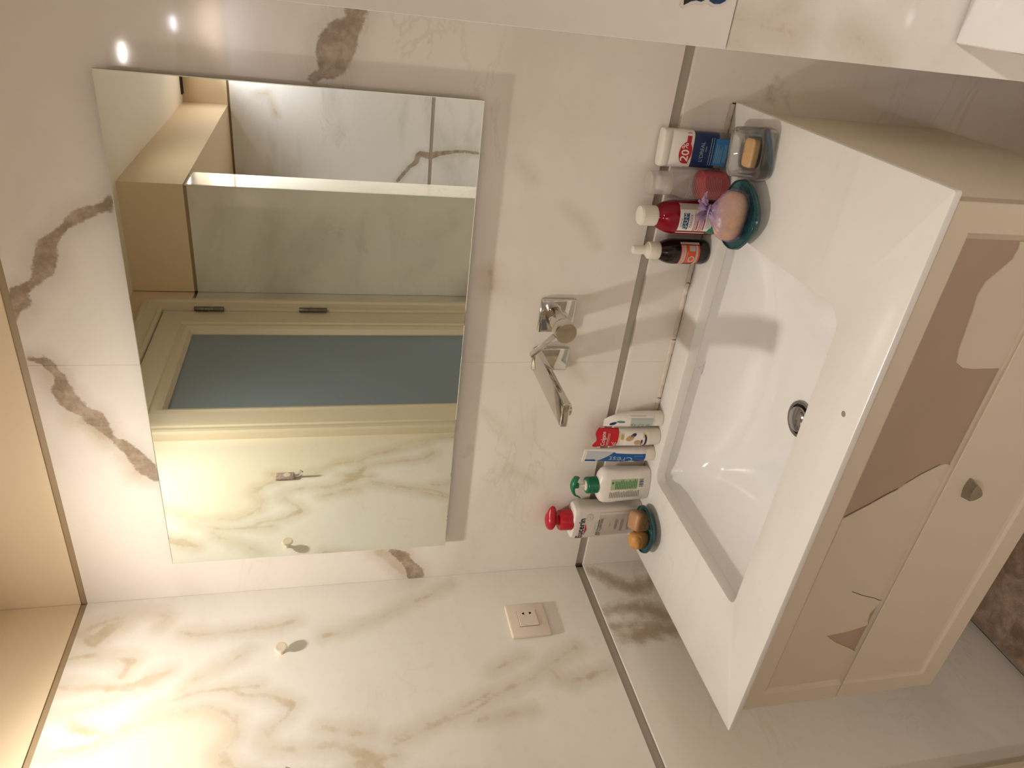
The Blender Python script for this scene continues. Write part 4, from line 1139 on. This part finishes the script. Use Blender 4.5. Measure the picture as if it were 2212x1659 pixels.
lathe_obj('pump_neck', [(0.0140, 0.1860), (0.0105, 0.1885), (0.0100, 0.1930), (0.0130, 0.1965)], P_RED, t, 32)
bm = bmesh.new(); rings = []
for k in range(18):
    f = k / 17; a = -PI / 2 + PI * f
    zz = 0.2045 + 0.0110 * math.sin(a); rr = max(0.0004, 0.0212 * math.cos(a) ** 0.75)
    if f < 0.3: rr = max(rr, 0.012)
    ring = []
    for q in range(40):
        th = 2 * PI * q / 40
        beak = 1 + 0.85 * max(0, math.cos(th - 0.25)) ** 8 * (1 if 0.1 < f < 0.8 else 0.4)
        ring.append(bm.verts.new((rr * math.cos(th) * beak, rr * math.sin(th) * 0.92, zz - (0.002 * (beak - 1)))))
    rings.append(ring)
for a, b in zip(rings[:-1], rings[1:]): bridge(bm, a, b)
bm.faces.new(rings[0][::-1]); bm.faces.new(rings[-1])
bm_obj('pump_head', bm, P_RED, t, angle=0.9)
decal('tinted_band', lf, rect(-0.0400, 0.0340, 0.030, 0.1015), I_SAND, t, 0.0002)
lettering('Eucerin', lf, -0.0075, 0.1400, 0.0200, I_BLACK, t, 0.0, bold=0.0005, off=0.0006)
decal('red_chevron', lf, [(-0.029, 0.1315), (0.008, 0.1315), (-0.010, 0.1270)], I_RED, t, 0.0006)
decal('round_seal', lf, ell(0.0235, 0.1240, 0.0095, 0.0075), I_LGREY, t, 0.0004)
decal('round_seal', lf, ell(0.0235, 0.1240, 0.0080, 0.0062), P_GREY, t, 0.0007)
lettering('pH5', lf, 0.0235, 0.1240, 0.0060, I_LGREY, t, 0.3, off=0.0010, shear=0.2)
lettering('F r e q u e n c y', lf, -0.006, 0.1085, 0.0052, I_GREY, t, 0.0, off=0.0006)
lettering('pH5 Protection', lf, -0.0075, 0.1010, 0.0074, I_BLACK, t, 0.0, off=0.0006, bold=0.00008)
lettering('LAIT CORPOREL', lf, -0.0075, 0.0942, 0.0074, I_BLACK, t, 0.0, off=0.0006)
lettering('Parfum', lf, -0.002, 0.074, 0.0050, I_GREY, t, 0.0, off=0.0006)
fine_print(lf, -0.016, 0.014, 0.056, 0.063, 2, I_GREY, t, 21, th=0.45)
fine_print(lf, -0.022, 0.024, 0.042, 0.050, 2, I_GREY, t, 22, th=0.45)
fine_print(lf, -0.020, 0.026, 0.026, 0.034, 2, I_GREY, t, 23, th=0.4)

# -- two-tone make-up remover bottle
t = thing('remover_bottle', 'flat clear and dark blue bottle with a white cap reading 20%', 'bottle', (0.9740, -0.0190, CZ), 0.06, G_R)
lf = Loft([(0.0, 0.0270, 0.0110, 4), (0.002, 0.0288, 0.0125, 4), (0.04, 0.0290, 0.0130, 4), (0.069, 0.0288, 0.0130, 4), (0.0735, 0.0270, 0.0120, 4)])
lf.build('bottle_body', P_LIQB, t)
cp = Loft([(0.0725, 0.0280, 0.0122, 4), (0.0737, 0.0298, 0.0136, 4.5), (0.112, 0.0306, 0.0138, 4.5), (0.1125, 0.0302, 0.0134, 4.5), (0.1135, 0.0302, 0.0134, 4.5), (0.114, 0.0306, 0.0138, 4.5), (0.1235, 0.0310, 0.0138, 4.5), (0.1262, 0.0300, 0.0130, 4.2), (0.1270, 0.0270, 0.0110, 4)])
cp.build('cap', P_WHITE, t)
decal('red_ribbon', cp, rect(-0.0285, 0.0270, 0.0785, 0.0865), I_RED, t, 0.0003)
decal('red_oval', cp, ell(-0.0050, 0.0860, 0.0175, 0.0115, 32, -0.10), I_RED, t, 0.0006)
lettering('20', cp, -0.0095, 0.0860, 0.0195, I_WHITE, t, -0.06, bold=0.0003, off=0.0010)
lettering('%', cp, 0.0060, 0.0880, 0.0150, I_WHITE, t, -0.06, off=0.0010, bold=0.0001)
sl = Loft([(0.028, 0.0293, 0.0133, 4), (0.0715, 0.0291, 0.0133, 4)])
sl.build('blue_sleeve', I_NAVY, t, cap0=False, cap1=False)
decal('light_panel', lf, rect(-0.0230, 0.0205, 0.0085, 0.0335), I_LBLUE, t, 0.0008)
lettering("L'OREAL", sl, -0.002, 0.0560, 0.0092, I_PALEB, t, 0.0, off=0.0005, sx=0.95)
lettering('PARIS', sl, 0.003, 0.0490, 0.0034, I_PALEB, t, 0.0, off=0.0005)
fine_print(sl, -0.0235, 0.0215, 0.0350, 0.0435, 2, I_PALEB, t, 31, off=0.0008, th=0.25, gaps=0.05)
fine_print(lf, -0.019, 0.012, 0.0185, 0.0315, 4, I_PALEB, t, 32, off=0.0012, th=0.25)
fine_print(lf, -0.017, 0.016, 0.0100, 0.0165, 3, I_PALEB, t, 33, off=0.0012, th=0.25)

# -- clear bottle with a little red liquid
t = thing('clear_bottle', 'clear round bottle part filled with red liquid under a frosted cap', 'bottle', (0.9180, -0.0330, CZ), 0.0, G_R)
lf = Loft([(0.0, 0.0215, 0.0215, 2), (0.002, 0.0245, 0.0245, 2), (0.008, 0.0258, 0.0258, 2), (0.060, 0.0258, 0.0258, 2), (0.072, 0.0250, 0.0250, 2), (0.086, 0.0205, 0.0205, 2), (0.094, 0.0190, 0.0190, 2), (0.104, 0.0188, 0.0188, 2)])
lf.build('bottle_body', P_CLEAR, t)
Loft([(0.0014, 0.0210, 0.0210, 2), (0.003, 0.0235, 0.0235, 2), (0.008, 0.0247, 0.0247, 2), (0.047, 0.0247, 0.0247, 2)]).build('red_liquid', P_REDLQ, t)
lathe_obj('cap', [(0.0192, 0.1035), (0.0198, 0.1045), (0.0192, 0.138), (0.0180, 0.1405), (0.0010, 0.141)], P_FROSTC, t, 44)
lathe_obj('inner_neck', [(0.0120, 0.1042), (0.0120, 0.1060), (0.0128, 0.1066), (0.0120, 0.1072), (0.0120, 0.1105), (0.0128, 0.1111), (0.0120, 0.1118), (0.0118, 0.124)], P_WHITE, t, 30)
fine_print(lf, -0.020, 0.020, 0.018, 0.078, 19, I_SAND, t, 41, off=0.0006, th=0.16, gaps=0.1)

# -- red mouthwash
t = thing('mouthwash_bottle', 'dark red mouthwash bottle with a white cap and white label', 'bottle', (0.8610, -0.0350, CZ), 0.10, G_R)
lf = Loft([(0.0, 0.0250, 0.0240, 2.3), (0.003, 0.0278, 0.0270, 2.3), (0.010, 0.0285, 0.0278, 2.3), (0.086, 0.0285, 0.0278, 2.3), (0.096, 0.0272, 0.0266, 2.2), (0.105, 0.0240, 0.0236, 2.1), (0.112, 0.0200, 0.0198, 2), (0.1165, 0.0165, 0.0165, 2), (0.120, 0.0150, 0.0150, 2)])
lf.build('bottle_body', P_MOUTH, t)
bm = bmesh.new()
rings = []
for (r, z) in ((0.0165, 0.1165), (0.0172, 0.1180), (0.0170, 0.1425), (0.0155, 0.1462), (0.010, 0.1470)):
    rings.append([bm.verts.new((r * (1 + (0.018 if q % 2 and z < 0.145 else 0)) * math.cos(2 * PI * q / 64), r * (1 + (0.018 if q % 2 and z < 0.145 else 0)) * math.sin(2 * PI * q / 64), z)) for q in range(64)])
for a, b in zip(rings[:-1], rings[1:]): bridge(bm, a, b)
bm.faces.new(rings[0][::-1]); bm.faces.new(rings[-1])
bm_obj('cap', bm, P_CAPW, t, angle=0.4)
decal('white_label', lf, rect(-0.0235, 0.0262, 0.0130, 0.0830), I_WHITE, t)
decal('grey_print_band', lf, rect(0.0180, 0.0262, 0.030, 0.0825), I_LGREY, t, 0.0005)
decal('logo_block', lf, [(-0.016, 0.0655), (0.0125, 0.0655), (0.0125, 0.0760), (-0.012, 0.0760), (-0.0155, 0.0740)], I_GUM, t, 0.0006)
lettering('G·U·M', lf, -0.0015, 0.0708, 0.0104, I_WHITE, t, 0.0, bold=0.0, off=0.0010)
lettering('SUNSTAR', lf, -0.004, 0.0788, 0.0036, I_BLACK, t, 0.0, off=0.0007)
lettering('PAROEX', lf, -0.0015, 0.0608, 0.0062, I_CRIM, t, 0.0, off=0.0007, shear=0.3)
for z in (0.0482, 0.0360):
    decal('red_bar', lf, rect(-0.0165, 0.0145, z - 0.0011, z + 0.0011), I_CRIM, t, 0.0006)
fine_print(lf, -0.019, 0.0165, 0.0500, 0.0555, 2, I_CRIM, t, 51, th=0.4)
fine_print(lf, -0.020, 0.0165, 0.0382, 0.0450, 2, I_CRIM, t, 52, th=0.4)
fine_print(lf, -0.014, 0.0160, 0.0200, 0.0320, 4, I_LGREY, t, 53, th=0.3)
decal('green_corner', lf, [(-0.0235, 0.0130), (-0.0020, 0.0130), (-0.0060, 0.0185), (-0.0140, 0.0240), (-0.0235, 0.0290)], I_GREEN, t, 0.0006)

# -- black bottle with orange label
t = thing('antiseptic_bottle', 'small black bottle with an orange label and white nozzle', 'bottle', (0.7960, -0.0285, CZ), 0.10, G_R)
lf = Loft([(0.0, 0.0175, 0.0175, 2), (0.003, 0.0208, 0.0208, 2), (0.009, 0.0228, 0.0228, 2), (0.066, 0.0230, 0.0230, 2), (0.076, 0.0218, 0.0218, 2), (0.085, 0.0188, 0.0188, 2), (0.091, 0.0158, 0.0158, 2), (0.095, 0.0150, 0.0150, 2)])
lf.build('bottle_body', P_DARKG, t)
lathe_obj('collar', [(0.0150, 0.0930), (0.0156, 0.0940), (0.0156, 0.1120), (0.0148, 0.1135), (0.0125, 0.1140)], P_CAPW, t, 44)
lathe_obj('nozzle', [(0.0125, 0.1135), (0.0118, 0.1160), (0.0085, 0.1190), (0.0078, 0.1200), (0.0074, 0.1405), (0.0062, 0.1425), (0.0010, 0.1427)], P_CAPW, t, 36)
decal('orange_label', lf, rect(-0.0205, 0.0190, 0.0225, 0.0590), I_ORANGE, t)
decal('label_edge', lf, rect(0.0168, 0.0198, 0.0225, 0.0595), I_SAND, t, 0.0005)
decal('name_band', lf, rect(-0.0205, 0.0155, 0.0495, 0.0575), I_SAND, t, 0.0006)
lettering('EAU OXYGENEE', lf, -0.0020, 0.0537, 0.0052, I_ORANGE, t, 0.0, off=0.0010)
lettering('STABILISEE', lf, -0.0030, 0.0465, 0.0034, I_SAND, t, 0.0, off=0.0009)
decal('round_mark', lf, ell(-0.0085, 0.0375, 0.0062, 0.0062), I_SAND, t, 0.0007)
decal('round_mark_core', lf, ell(-0.0085, 0.0375, 0.0038, 0.0038), I_ORANGE, t, 0.0010)
decal('text_box', lf, rect(0.0060, 0.0148, 0.0315, 0.0430), I_SAND, t, 0.0007)
fine_print(lf, 0.0066, 0.0142, 0.0325, 0.0420, 5, I_LGREY, t, 61, off=0.0011, th=0.3)
decal('lower_band', lf, rect(-0.0205, 0.0155, 0.0262, 0.0302), I_SAND, t, 0.0007)
fine_print(lf, -0.019, 0.0145, 0.0268, 0.0296, 1, I_LGREY, t, 62, off=0.0011, th=0.4)

# -- shell dishes
def shell_dish(label, x, y, rz, r0, h, group, squash=0.9):
    t = thing('soap_dish', label, 'soap dish', (x, y, CZ), rz, group)
    bm = bmesh.new(); NA, NRg = 96, 12
    def pt(th, f, top):
        pet = 1 + 0.005 * math.cos(th * 14) * f ** 2 + 0.14 * max(0, math.cos(th + PI / 2)) ** 8 * f
        flat = 1 - 0.10 * max(0, math.cos(th - PI / 2)) ** 4 * f
        r = r0 * (0.15 + 0.85 * f) * pet * flat
        z = (0.0035 if top else 0.0) + h * max(0, (f - 0.35) / 0.65) ** 1.5 * (1 if top else 0.97)
        z += 0.0013 * math.cos(th * 24 + 5 * f) * 4 * f * (1 - f) * (1 if top else 0.3)
        if not top: r += 0.0022 * f
        return (r * math.cos(th), r * math.sin(th) * squash, z)
    rows_t = [[bm.verts.new(pt(2 * PI * q / NA, k / NRg, True)) for q in range(NA)] for k in range(NRg + 1)]
    rows_b = [[bm.verts.new(pt(2 * PI * q / NA, k / NRg, False)) for q in range(NA)] for k in range(NRg + 1)]
    bm.faces.new(rows_t[0]); bm.faces.new(rows_b[0][::-1])
    for a, b in zip(rows_t[:-1], rows_t[1:]): bridge(bm, a, b)
    for a, b in zip(rows_b[:-1], rows_b[1:]): bridge(bm, b, a)
    bridge(bm, rows_t[-1], rows_b[-1])
    bm_obj('shell', bm, P_TEALG, t, angle=0.9)
    bm = bmesh.new()
    for q in range(NA):
        pass
    pts = [pt(2 * PI * q / NA, 1.0, True) for q in range(NA)]
    rings = []
    for q in range(NA):
        p = Vector(pts[q]); d = (Vector(pts[(q + 1) % NA]) - Vector(pts[q - 1])).normalized(); s = Vector((d.y, -d.x, 0)).normalized()
        rings.append([bm.verts.new(p + (s * math.cos(2 * PI * k / 8) + Vector((0, 0, 1)) * math.sin(2 * PI * k / 8)) * 0.0017) for k in range(8)])
    for q in range(NA):
        a, b = rings[q], rings[(q + 1) % NA]
        for k in range(8): bm.faces.new((a[k], a[(k + 1) % 8], b[(k + 1) % 8], b[k]))
    bm_obj('rim', bm, P_TEALR, t, angle=0.9)
    return t

def soap(name, label, centre, rad, rot, mat, group=None, exps=3.0, seed=1, dents=0.0015, crease=0.0):
    t = tag(bpy.data.objects.new(name, None), label, 'soap', group)
    bm = bmesh.new()
    bmesh.ops.create_icosphere(bm, subdivisions=5, radius=1.0)
    for v in bm.verts:
        p = v.co; n = exps
        k = (abs(p.x) ** n + abs(p.y) ** n + abs(p.z) ** n) ** (-1.0 / n)
        v.co = Vector((p.x * k * rad[0], p.y * k * rad[1], p.z * k * rad[2]))
        v.co *= 1 + dents / rad[1] * noise.noise(Vector((p.x * 2.2 + seed, p.y * 2.2, p.z * 2.2)))
        if crease:
            u = p.x * 9 + 2.5 * noise.noise(Vector((p.x * 2 + seed, p.y * 3, p.z * 2)))
            v.co *= 1 - crease / rad[1] * max(0, math.sin(u + p.z * 3)) ** 6
    if crease:
        for v in bm.verts:
            p = v.co
            q = Vector((p.x * 30 + seed, p.y * 60, p.z * 110))
            r1 = (1 - min(1, abs(noise.noise(q)) * 3.2)) ** 3 * max(0, noise.noise(q * 0.35) + 0.35)
            v.co = p * (1 - r1 * crease / 0.0045 * 0.30)
    me = bpy.data.meshes.new(name); bm.to_mesh(me); bm.free()
    bpy.data.objects.remove(t)
    o = link(name, me, mat, None, True)
    o.location = centre; o.rotation_euler = rot
    return tag(o, label, 'soap', group)

shell_dish('teal glass shell dish holding two soaps at the left end of the worktop', 0.1960, -0.1010, 0.35, 0.0500, 0.018, 'teal shell soap dishes', 0.86)
soap('soap_bar', 'brown creased square soap on the left teal dish, next to the bottles', (0.2110, -0.0900, CZ + 0.0275), (0.0205, 0.0165, 0.0205), (0.35, 0.15, 0.35), P_SOAP2, None, 5.5, 3, 0.0018, 0.0045)
soap('soap_bar', 'rounded amber soap at the outer end of the left teal dish', (0.1690, -0.1030, CZ + 0.0260), (0.0195, 0.0175, 0.0215), (0.3, -0.15, 0.3), P_SOAP1, None, 2.8, 8, 0.0034, 0.0022)

shell_dish('teal glass shell dish holding a purple net bag at the right of the basin', 0.8990, -0.1340, 0.12, 0.0540, 0.020, 'teal shell soap dishes', 0.95)
sx, sy, sz = 0.8960, -0.1330, CZ + 0.0325
t = thing('soap_pouch', 'peach soap wrapped in a sheer purple bag tied with ribbon on a teal dish', 'soap', (sx, sy, sz))
bm = bmesh.new(); bmesh.ops.create_icosphere(bm, subdivisions=4, radius=1.0)
TL = Matrix.Rotation(-0.62, 3, 'X')
for v in bm.verts:
    p = v.co; n = 2.7; k = (abs(p.x) ** n + abs(p.y) ** n + abs(p.z) ** n) ** (-1 / n)
    v.co = TL @ Vector((p.x * k * 0.0400, p.y * k * 0.0150, p.z * k * 0.0245))
bm_obj('wrapped_soap', bm, P_PEACH, t, smooth_=True, angle=2.0)
m, nt, b = new_mat('sheer_purple_net')
vv = mapped(nt)
fold = noise_tex(nt, vv, 90, 4, 0.6, 0.8)
L(nt, mixc(nt, fold, (0.30, 0.16, 0.36), (0.52, 0.38, 0.56)), b.inputs['Base Color'])
b.inputs['Roughness'].default_value = 0.3
lw = N(nt, 'ShaderNodeLayerWeight'); lw.inputs[0].default_value = 0.35
al = math_node(nt, 'ADD', math_node(nt, 'MULTIPLY', lw.outputs['Facing'], 0.35), math_node(nt, 'MULTIPLY', smooth(nt, fold, 0.35, 0.7), 0.22))
sxyz = N(nt, 'ShaderNodeSeparateXYZ'); L(nt, vv, sxyz.inputs[0])
gath = smooth(nt, sxyz.outputs['Z'], 0.004, 0.032, 0.0, 0.42)
L(nt, math_node(nt, 'ADD', math_node(nt, 'ADD', al, 0.05), gath), b.inputs['Alpha'])
P_NET = m
neck = TL @ Vector((0.002, 0.0, 0.0350))
bm = bmesh.new(); rings = []
bag = [(-0.0262, 0.05), (-0.0256, 0.60), (-0.0200, 0.95), (-0.0080, 1.05), (0.0060, 1.04), (0.0140, 0.93), (0.0200, 0.74), (0.0255, 0.50), (0.0305, 0.29), (0.0350, 0.17)]
for k, (z, w) in enumerate(bag):
    f = k / 9
    ring = []
    for s in range(72):
        th = 2 * PI * s / 72
        pl = 1 + (0.055 * math.sin(th * 19 + 2 * f) + 0.045 * math.sin(th * 11 + 1)) * max(0, f - 0.35) * 2.2
        c_, s_ = math.cos(th), math.sin(th)
        ring.append(bm.verts.new(TL @ Vector((0.0405 * w * pl * math.copysign(abs(c_) ** 0.8, c_) + 0.002 * f, 0.0165 * max(w, 0.40) * pl * math.copysign(abs(s_) ** 0.8, s_), z))))
    rings.append(ring)
for a, b2 in zip(rings[:-1], rings[1:]): bridge(bm, a, b2)
bm.faces.new(rings[0][::-1])
bm_obj('net_bag', bm, P_NET, t, smooth_=True, angle=2.5)
rr = random.Random(4)
bm = bmesh.new()      # frilled tuft above the tie
for k in range(24):
    a = 2 * PI * k / 24; wd = rr.uniform(0.0045, 0.0085); ln = rr.uniform(0.016, 0.030); sp = rr.uniform(0.35, 1.2)
    base = neck + Vector((0.004 * math.cos(a), 0.003 * math.sin(a), 0))
    dirv = (TL @ Vector((math.cos(a) * sp, math.sin(a) * sp * 0.6, 0.75))).normalized()
    side = dirv.cross(Vector((0.2, 0.3, 1))).normalized()
    P = []
    for s in range(5):
        f = s / 4
        c = base + dirv * ln * f + Vector((0, 0, -0.005 * f * f))
        w = wd * (0.35 + 0.65 * f); wob = 0.0018 * math.sin(5 * f + k)
        nrm = dirv.cross(side)
        P.append((bm.verts.new(c - side * w + nrm * wob), bm.verts.new(c + nrm * -wob), bm.verts.new(c + side * w + nrm * wob)))
    for (p0, p1) in zip(P[:-1], P[1:]):
        bm.faces.new((p0[0], p0[1], p1[1], p1[0])); bm.faces.new((p0[1], p0[2], p1[2], p1[1]))
bm_obj('tuft', bm, P_NET, t, smooth_=True, angle=2.5)
P_RIB = plain('purple_ribbon', (0.42, 0.26, 0.45), 0.25, var=0.1, vscale=100)
P_TIE = plain('dark_purple_net', (0.10, 0.05, 0.16), 0.4, var=0.2, vscale=200)
bm = bmesh.new()
ring = [tuple(neck + TL @ Vector((0.0088 * math.cos(2 * PI * s / 24), 0.0072 * math.sin(2 * PI * s / 24), 0.0))) for s in range(25)]
tube(bm, ring, 0.0016, 8)
cen = [neck + Vector((0.0, -0.008, 0.001)), neck + Vector((-0.006, -0.013, -0.003)), neck + Vector((-0.016, -0.019, -0.016)), neck + Vector((-0.027, -0.023, -0.030)), neck + Vector((-0.034, -0.022, -0.040))]
tube(bm, [tuple(c) for c in cen], 0.0010, 6)
bm_obj('ribbon', bm, P_RIB, t, angle=1.2)
bm = bmesh.new()
lathe(bm, [(0.0078, -0.004), (0.0066, 0.0), (0.0076, 0.006)], 20)
for v in bm.verts: v.co = neck + TL @ v.co
bm_obj('gathered_neck', bm, P_TIE, t, angle=1.2)

# -- square glass dish with a soap remnant
gx, gy, gr = 0.9930, -0.1110, 0.19
t = thing('glass_dish', 'thick clear square glass dish holding a worn soap piece at the right end', 'soap dish', (gx, gy, CZ), gr)
bm = bmesh.new()
def grect(w, d, r, z, n=7): return [bm.verts.new((p[0], p[1], z)) for p in rrect(-w, w, -d, d, (r, r, r, r), n)]
W, D = 0.0395, 0.0545
outl = [grect(W - 0.006, D - 0.006, 0.012, 0.0003), grect(W - 0.002, D - 0.002, 0.014, 0.003), grect(W, D, 0.016, 0.010), grect(W, D, 0.016, 0.019), grect(W - 0.001, D - 0.001, 0.0155, 0.0225), grect(W - 0.004, D - 0.004, 0.015, 0.024),
        grect(W - 0.008, D - 0.008, 0.024, 0.0225), grect(W - 0.010, D - 0.011, 0.027, 0.0185), grect(W - 0.0115, D - 0.014, 0.0270, 0.0125), grect(W - 0.0130, D - 0.017, 0.0255, 0.0090), grect(W - 0.0155, D - 0.021, 0.0220, 0.0075)]
for a, b2 in zip(outl[:-1], outl[1:]): bridge(bm, a, b2)
bm.faces.new(outl[0][::-1]); bm.faces.new(outl[-1])
bm_obj('dish_body', bm, P_GLASS, t, angle=0.6)
soap('soap_remnant', 'worn speckled tan soap piece lying inside the clear square dish', (gx + 0.001, gy - 0.004, CZ + 0.0152), (0.0225, 0.0150, 0.0070), (0, 0, gr - 0.1), P_CORK, None, 5.0, 12, 0.0016, 0.0)

# ------------------------------------------------------------------ right-hand side: box unit and sticker; floor mat
t = thing('low_unit', 'white flat-topped box unit standing against the marble pier at the frame corner', 'cabinet', (1.402, YP - 0.002, 0.0))
box('unit_body', -0.205, 0.205, -0.20, -0.001, 0.0, 0.861, M_CERAMIC, t, 0.004, 2)
box('unit_lid', -0.2095, 0.2095, -0.205, -0.0005, 0.8615, 0.876, M_CERAMIC, t, 0.003, 2)

t = thing('wall_sticker', 'blue butterfly sticker with a white border on the marble pier', 'sticker', (1.2000, YP, 1.1370))
wing = [(0.0, 0.0015), (-0.0020, 0.0050), (-0.0014, 0.0125), (-0.0032, 0.0165), (-0.0062, 0.0212), (-0.0040, 0.0245), (0.004, 0.0250), (0.014, 0.0215), (0.020, 0.012), (0.0225, 0.004), (0.0225, -0.006), (0.018, -0.016), (0.011, -0.0212), (0.0045, -0.0210), (0.0005, -0.0165), (-0.0015, -0.0120), (-0.0022, -0.0065), (-0.0002, -0.0010)]
full = wing[:10] + [(0.045 - p[0], p[1]) for p in wing[9::-1]] + [(0.045 - p[0], p[1]) for p in wing[:9:-1]] + wing[10:]
bm = bmesh.new(); prism(bm, full, lambda u, v, q: (u, -q, v), 0.0002, 0.0012)
bm_obj('white_border', bm, I_WHITE, t)
def wingpart(pts, mat, nm, q):
    for mir in (False, True):
        bm = bmesh.new(); prism(bm, [((0.045 - p[0]) if mir else p[0], p[1]) for p in pts], lambda u, v, w: (u, -w, v), 0.0012, q)
        bm_obj(nm, bm, mat, t)
I_WING = plain('wing_blue', (0.015, 0.10, 0.26), 0.4, var=0.5, vscale=400)
wingpart([(0.0022, 0.0030), (0.0006, 0.0060), (0.0012, 0.0110), (0.0000, 0.0150), (0.006, 0.0210), (0.014, 0.018), (0.020, 0.006)], I_WING, 'upper_wing', 0.0016)
wingpart([(-0.0034, 0.0215), (0.0015, 0.0222), (0.006, 0.0213), (0.0003, 0.0152), (-0.0010, 0.0172)], I_BLACK, 'wing_tip', 0.0018)
wingpart([(0.0020, -0.0015), (0.0002, -0.0065), (0.0008, -0.0120), (0.0035, -0.0165), (0.011, -0.0185), (0.017, -0.013), (0.020, -0.002)], I_WING, 'lower_wing', 0.0016)

M_MAT, nt, b = new_mat('plush_brown')
v = mapped(nt)
n1 = noise_tex(nt, v, 16, 6, 0.6, 0.5); n2 = noise_tex(nt, v, 90, 4, 0.6)
c = mixc(nt, smooth(nt, n1, 0.36, 0.66), (0.20, 0.105, 0.05), (0.42, 0.29, 0.20))
c = mixc(nt, math_node(nt, 'MULTIPLY', smooth(nt, n2, 0.4, 0.7), 0.4), c, (0.16, 0.08, 0.035))
L(nt, c, b.inputs['Base Color'])
b.inputs['Roughness'].default_value = 0.9
b.inputs['Sheen Weight'].default_value = 0.4
b.inputs['Specular IOR Level'].default_value = 0.1
bn = N(nt, 'ShaderNodeBump'); bn.inputs['Strength'].default_value = 0.8; bn.inputs['Distance'].default_value = 0.004
L(nt, noise_tex(nt, v, 220, 4, 0.7), bn.inputs['Height']); L(nt, bn.outputs[0], b.inputs['Normal'])
V, F = [], []
nx, ny = 90, 56
x0, x1, y0, y1 = 0.004, 0.86, -0.78, -0.16
for j in range(ny + 1):
    for i in range(nx + 1):
        fx, fy = i / nx, j / ny
        x = x0 + (x1 - x0) * fx; y = y0 + (y1 - y0) * fy
        e = min(i, nx - i, j, ny - j)
        h = 0.0225 * (1 - math.exp(-e * 0.9)) + (0.0025 * noise.noise(Vector((x * 30, y * 30, 0))) + 0.0012 * noise.noise(Vector((x * 110, y * 110, 3)))) * (1 if e else 0)
        wob = 0.004 * noise.noise(Vector((y * 26, x * 26, 5)))
        V.append((x + (abs(wob) if i == 0 else 0), y, max(0.0006, h)))
for j in range(ny):
    for i in range(nx):
        a = j * (nx + 1) + i
        F.append((a, a + 1, a + nx + 2, a + nx + 1))
nb = len(V); V += [(x0, y0, 0.0003), (x1, y0, 0.0003), (x1, y1, 0.0003), (x0, y1, 0.0003)]
F.append((nb + 3, nb + 2, nb + 1, nb))
o = mesh_obj('bath_mat', V, F, M_MAT, None, True)
tag(o, 'brown plush mat on the floor under the vanity beside the left wall', 'mat')
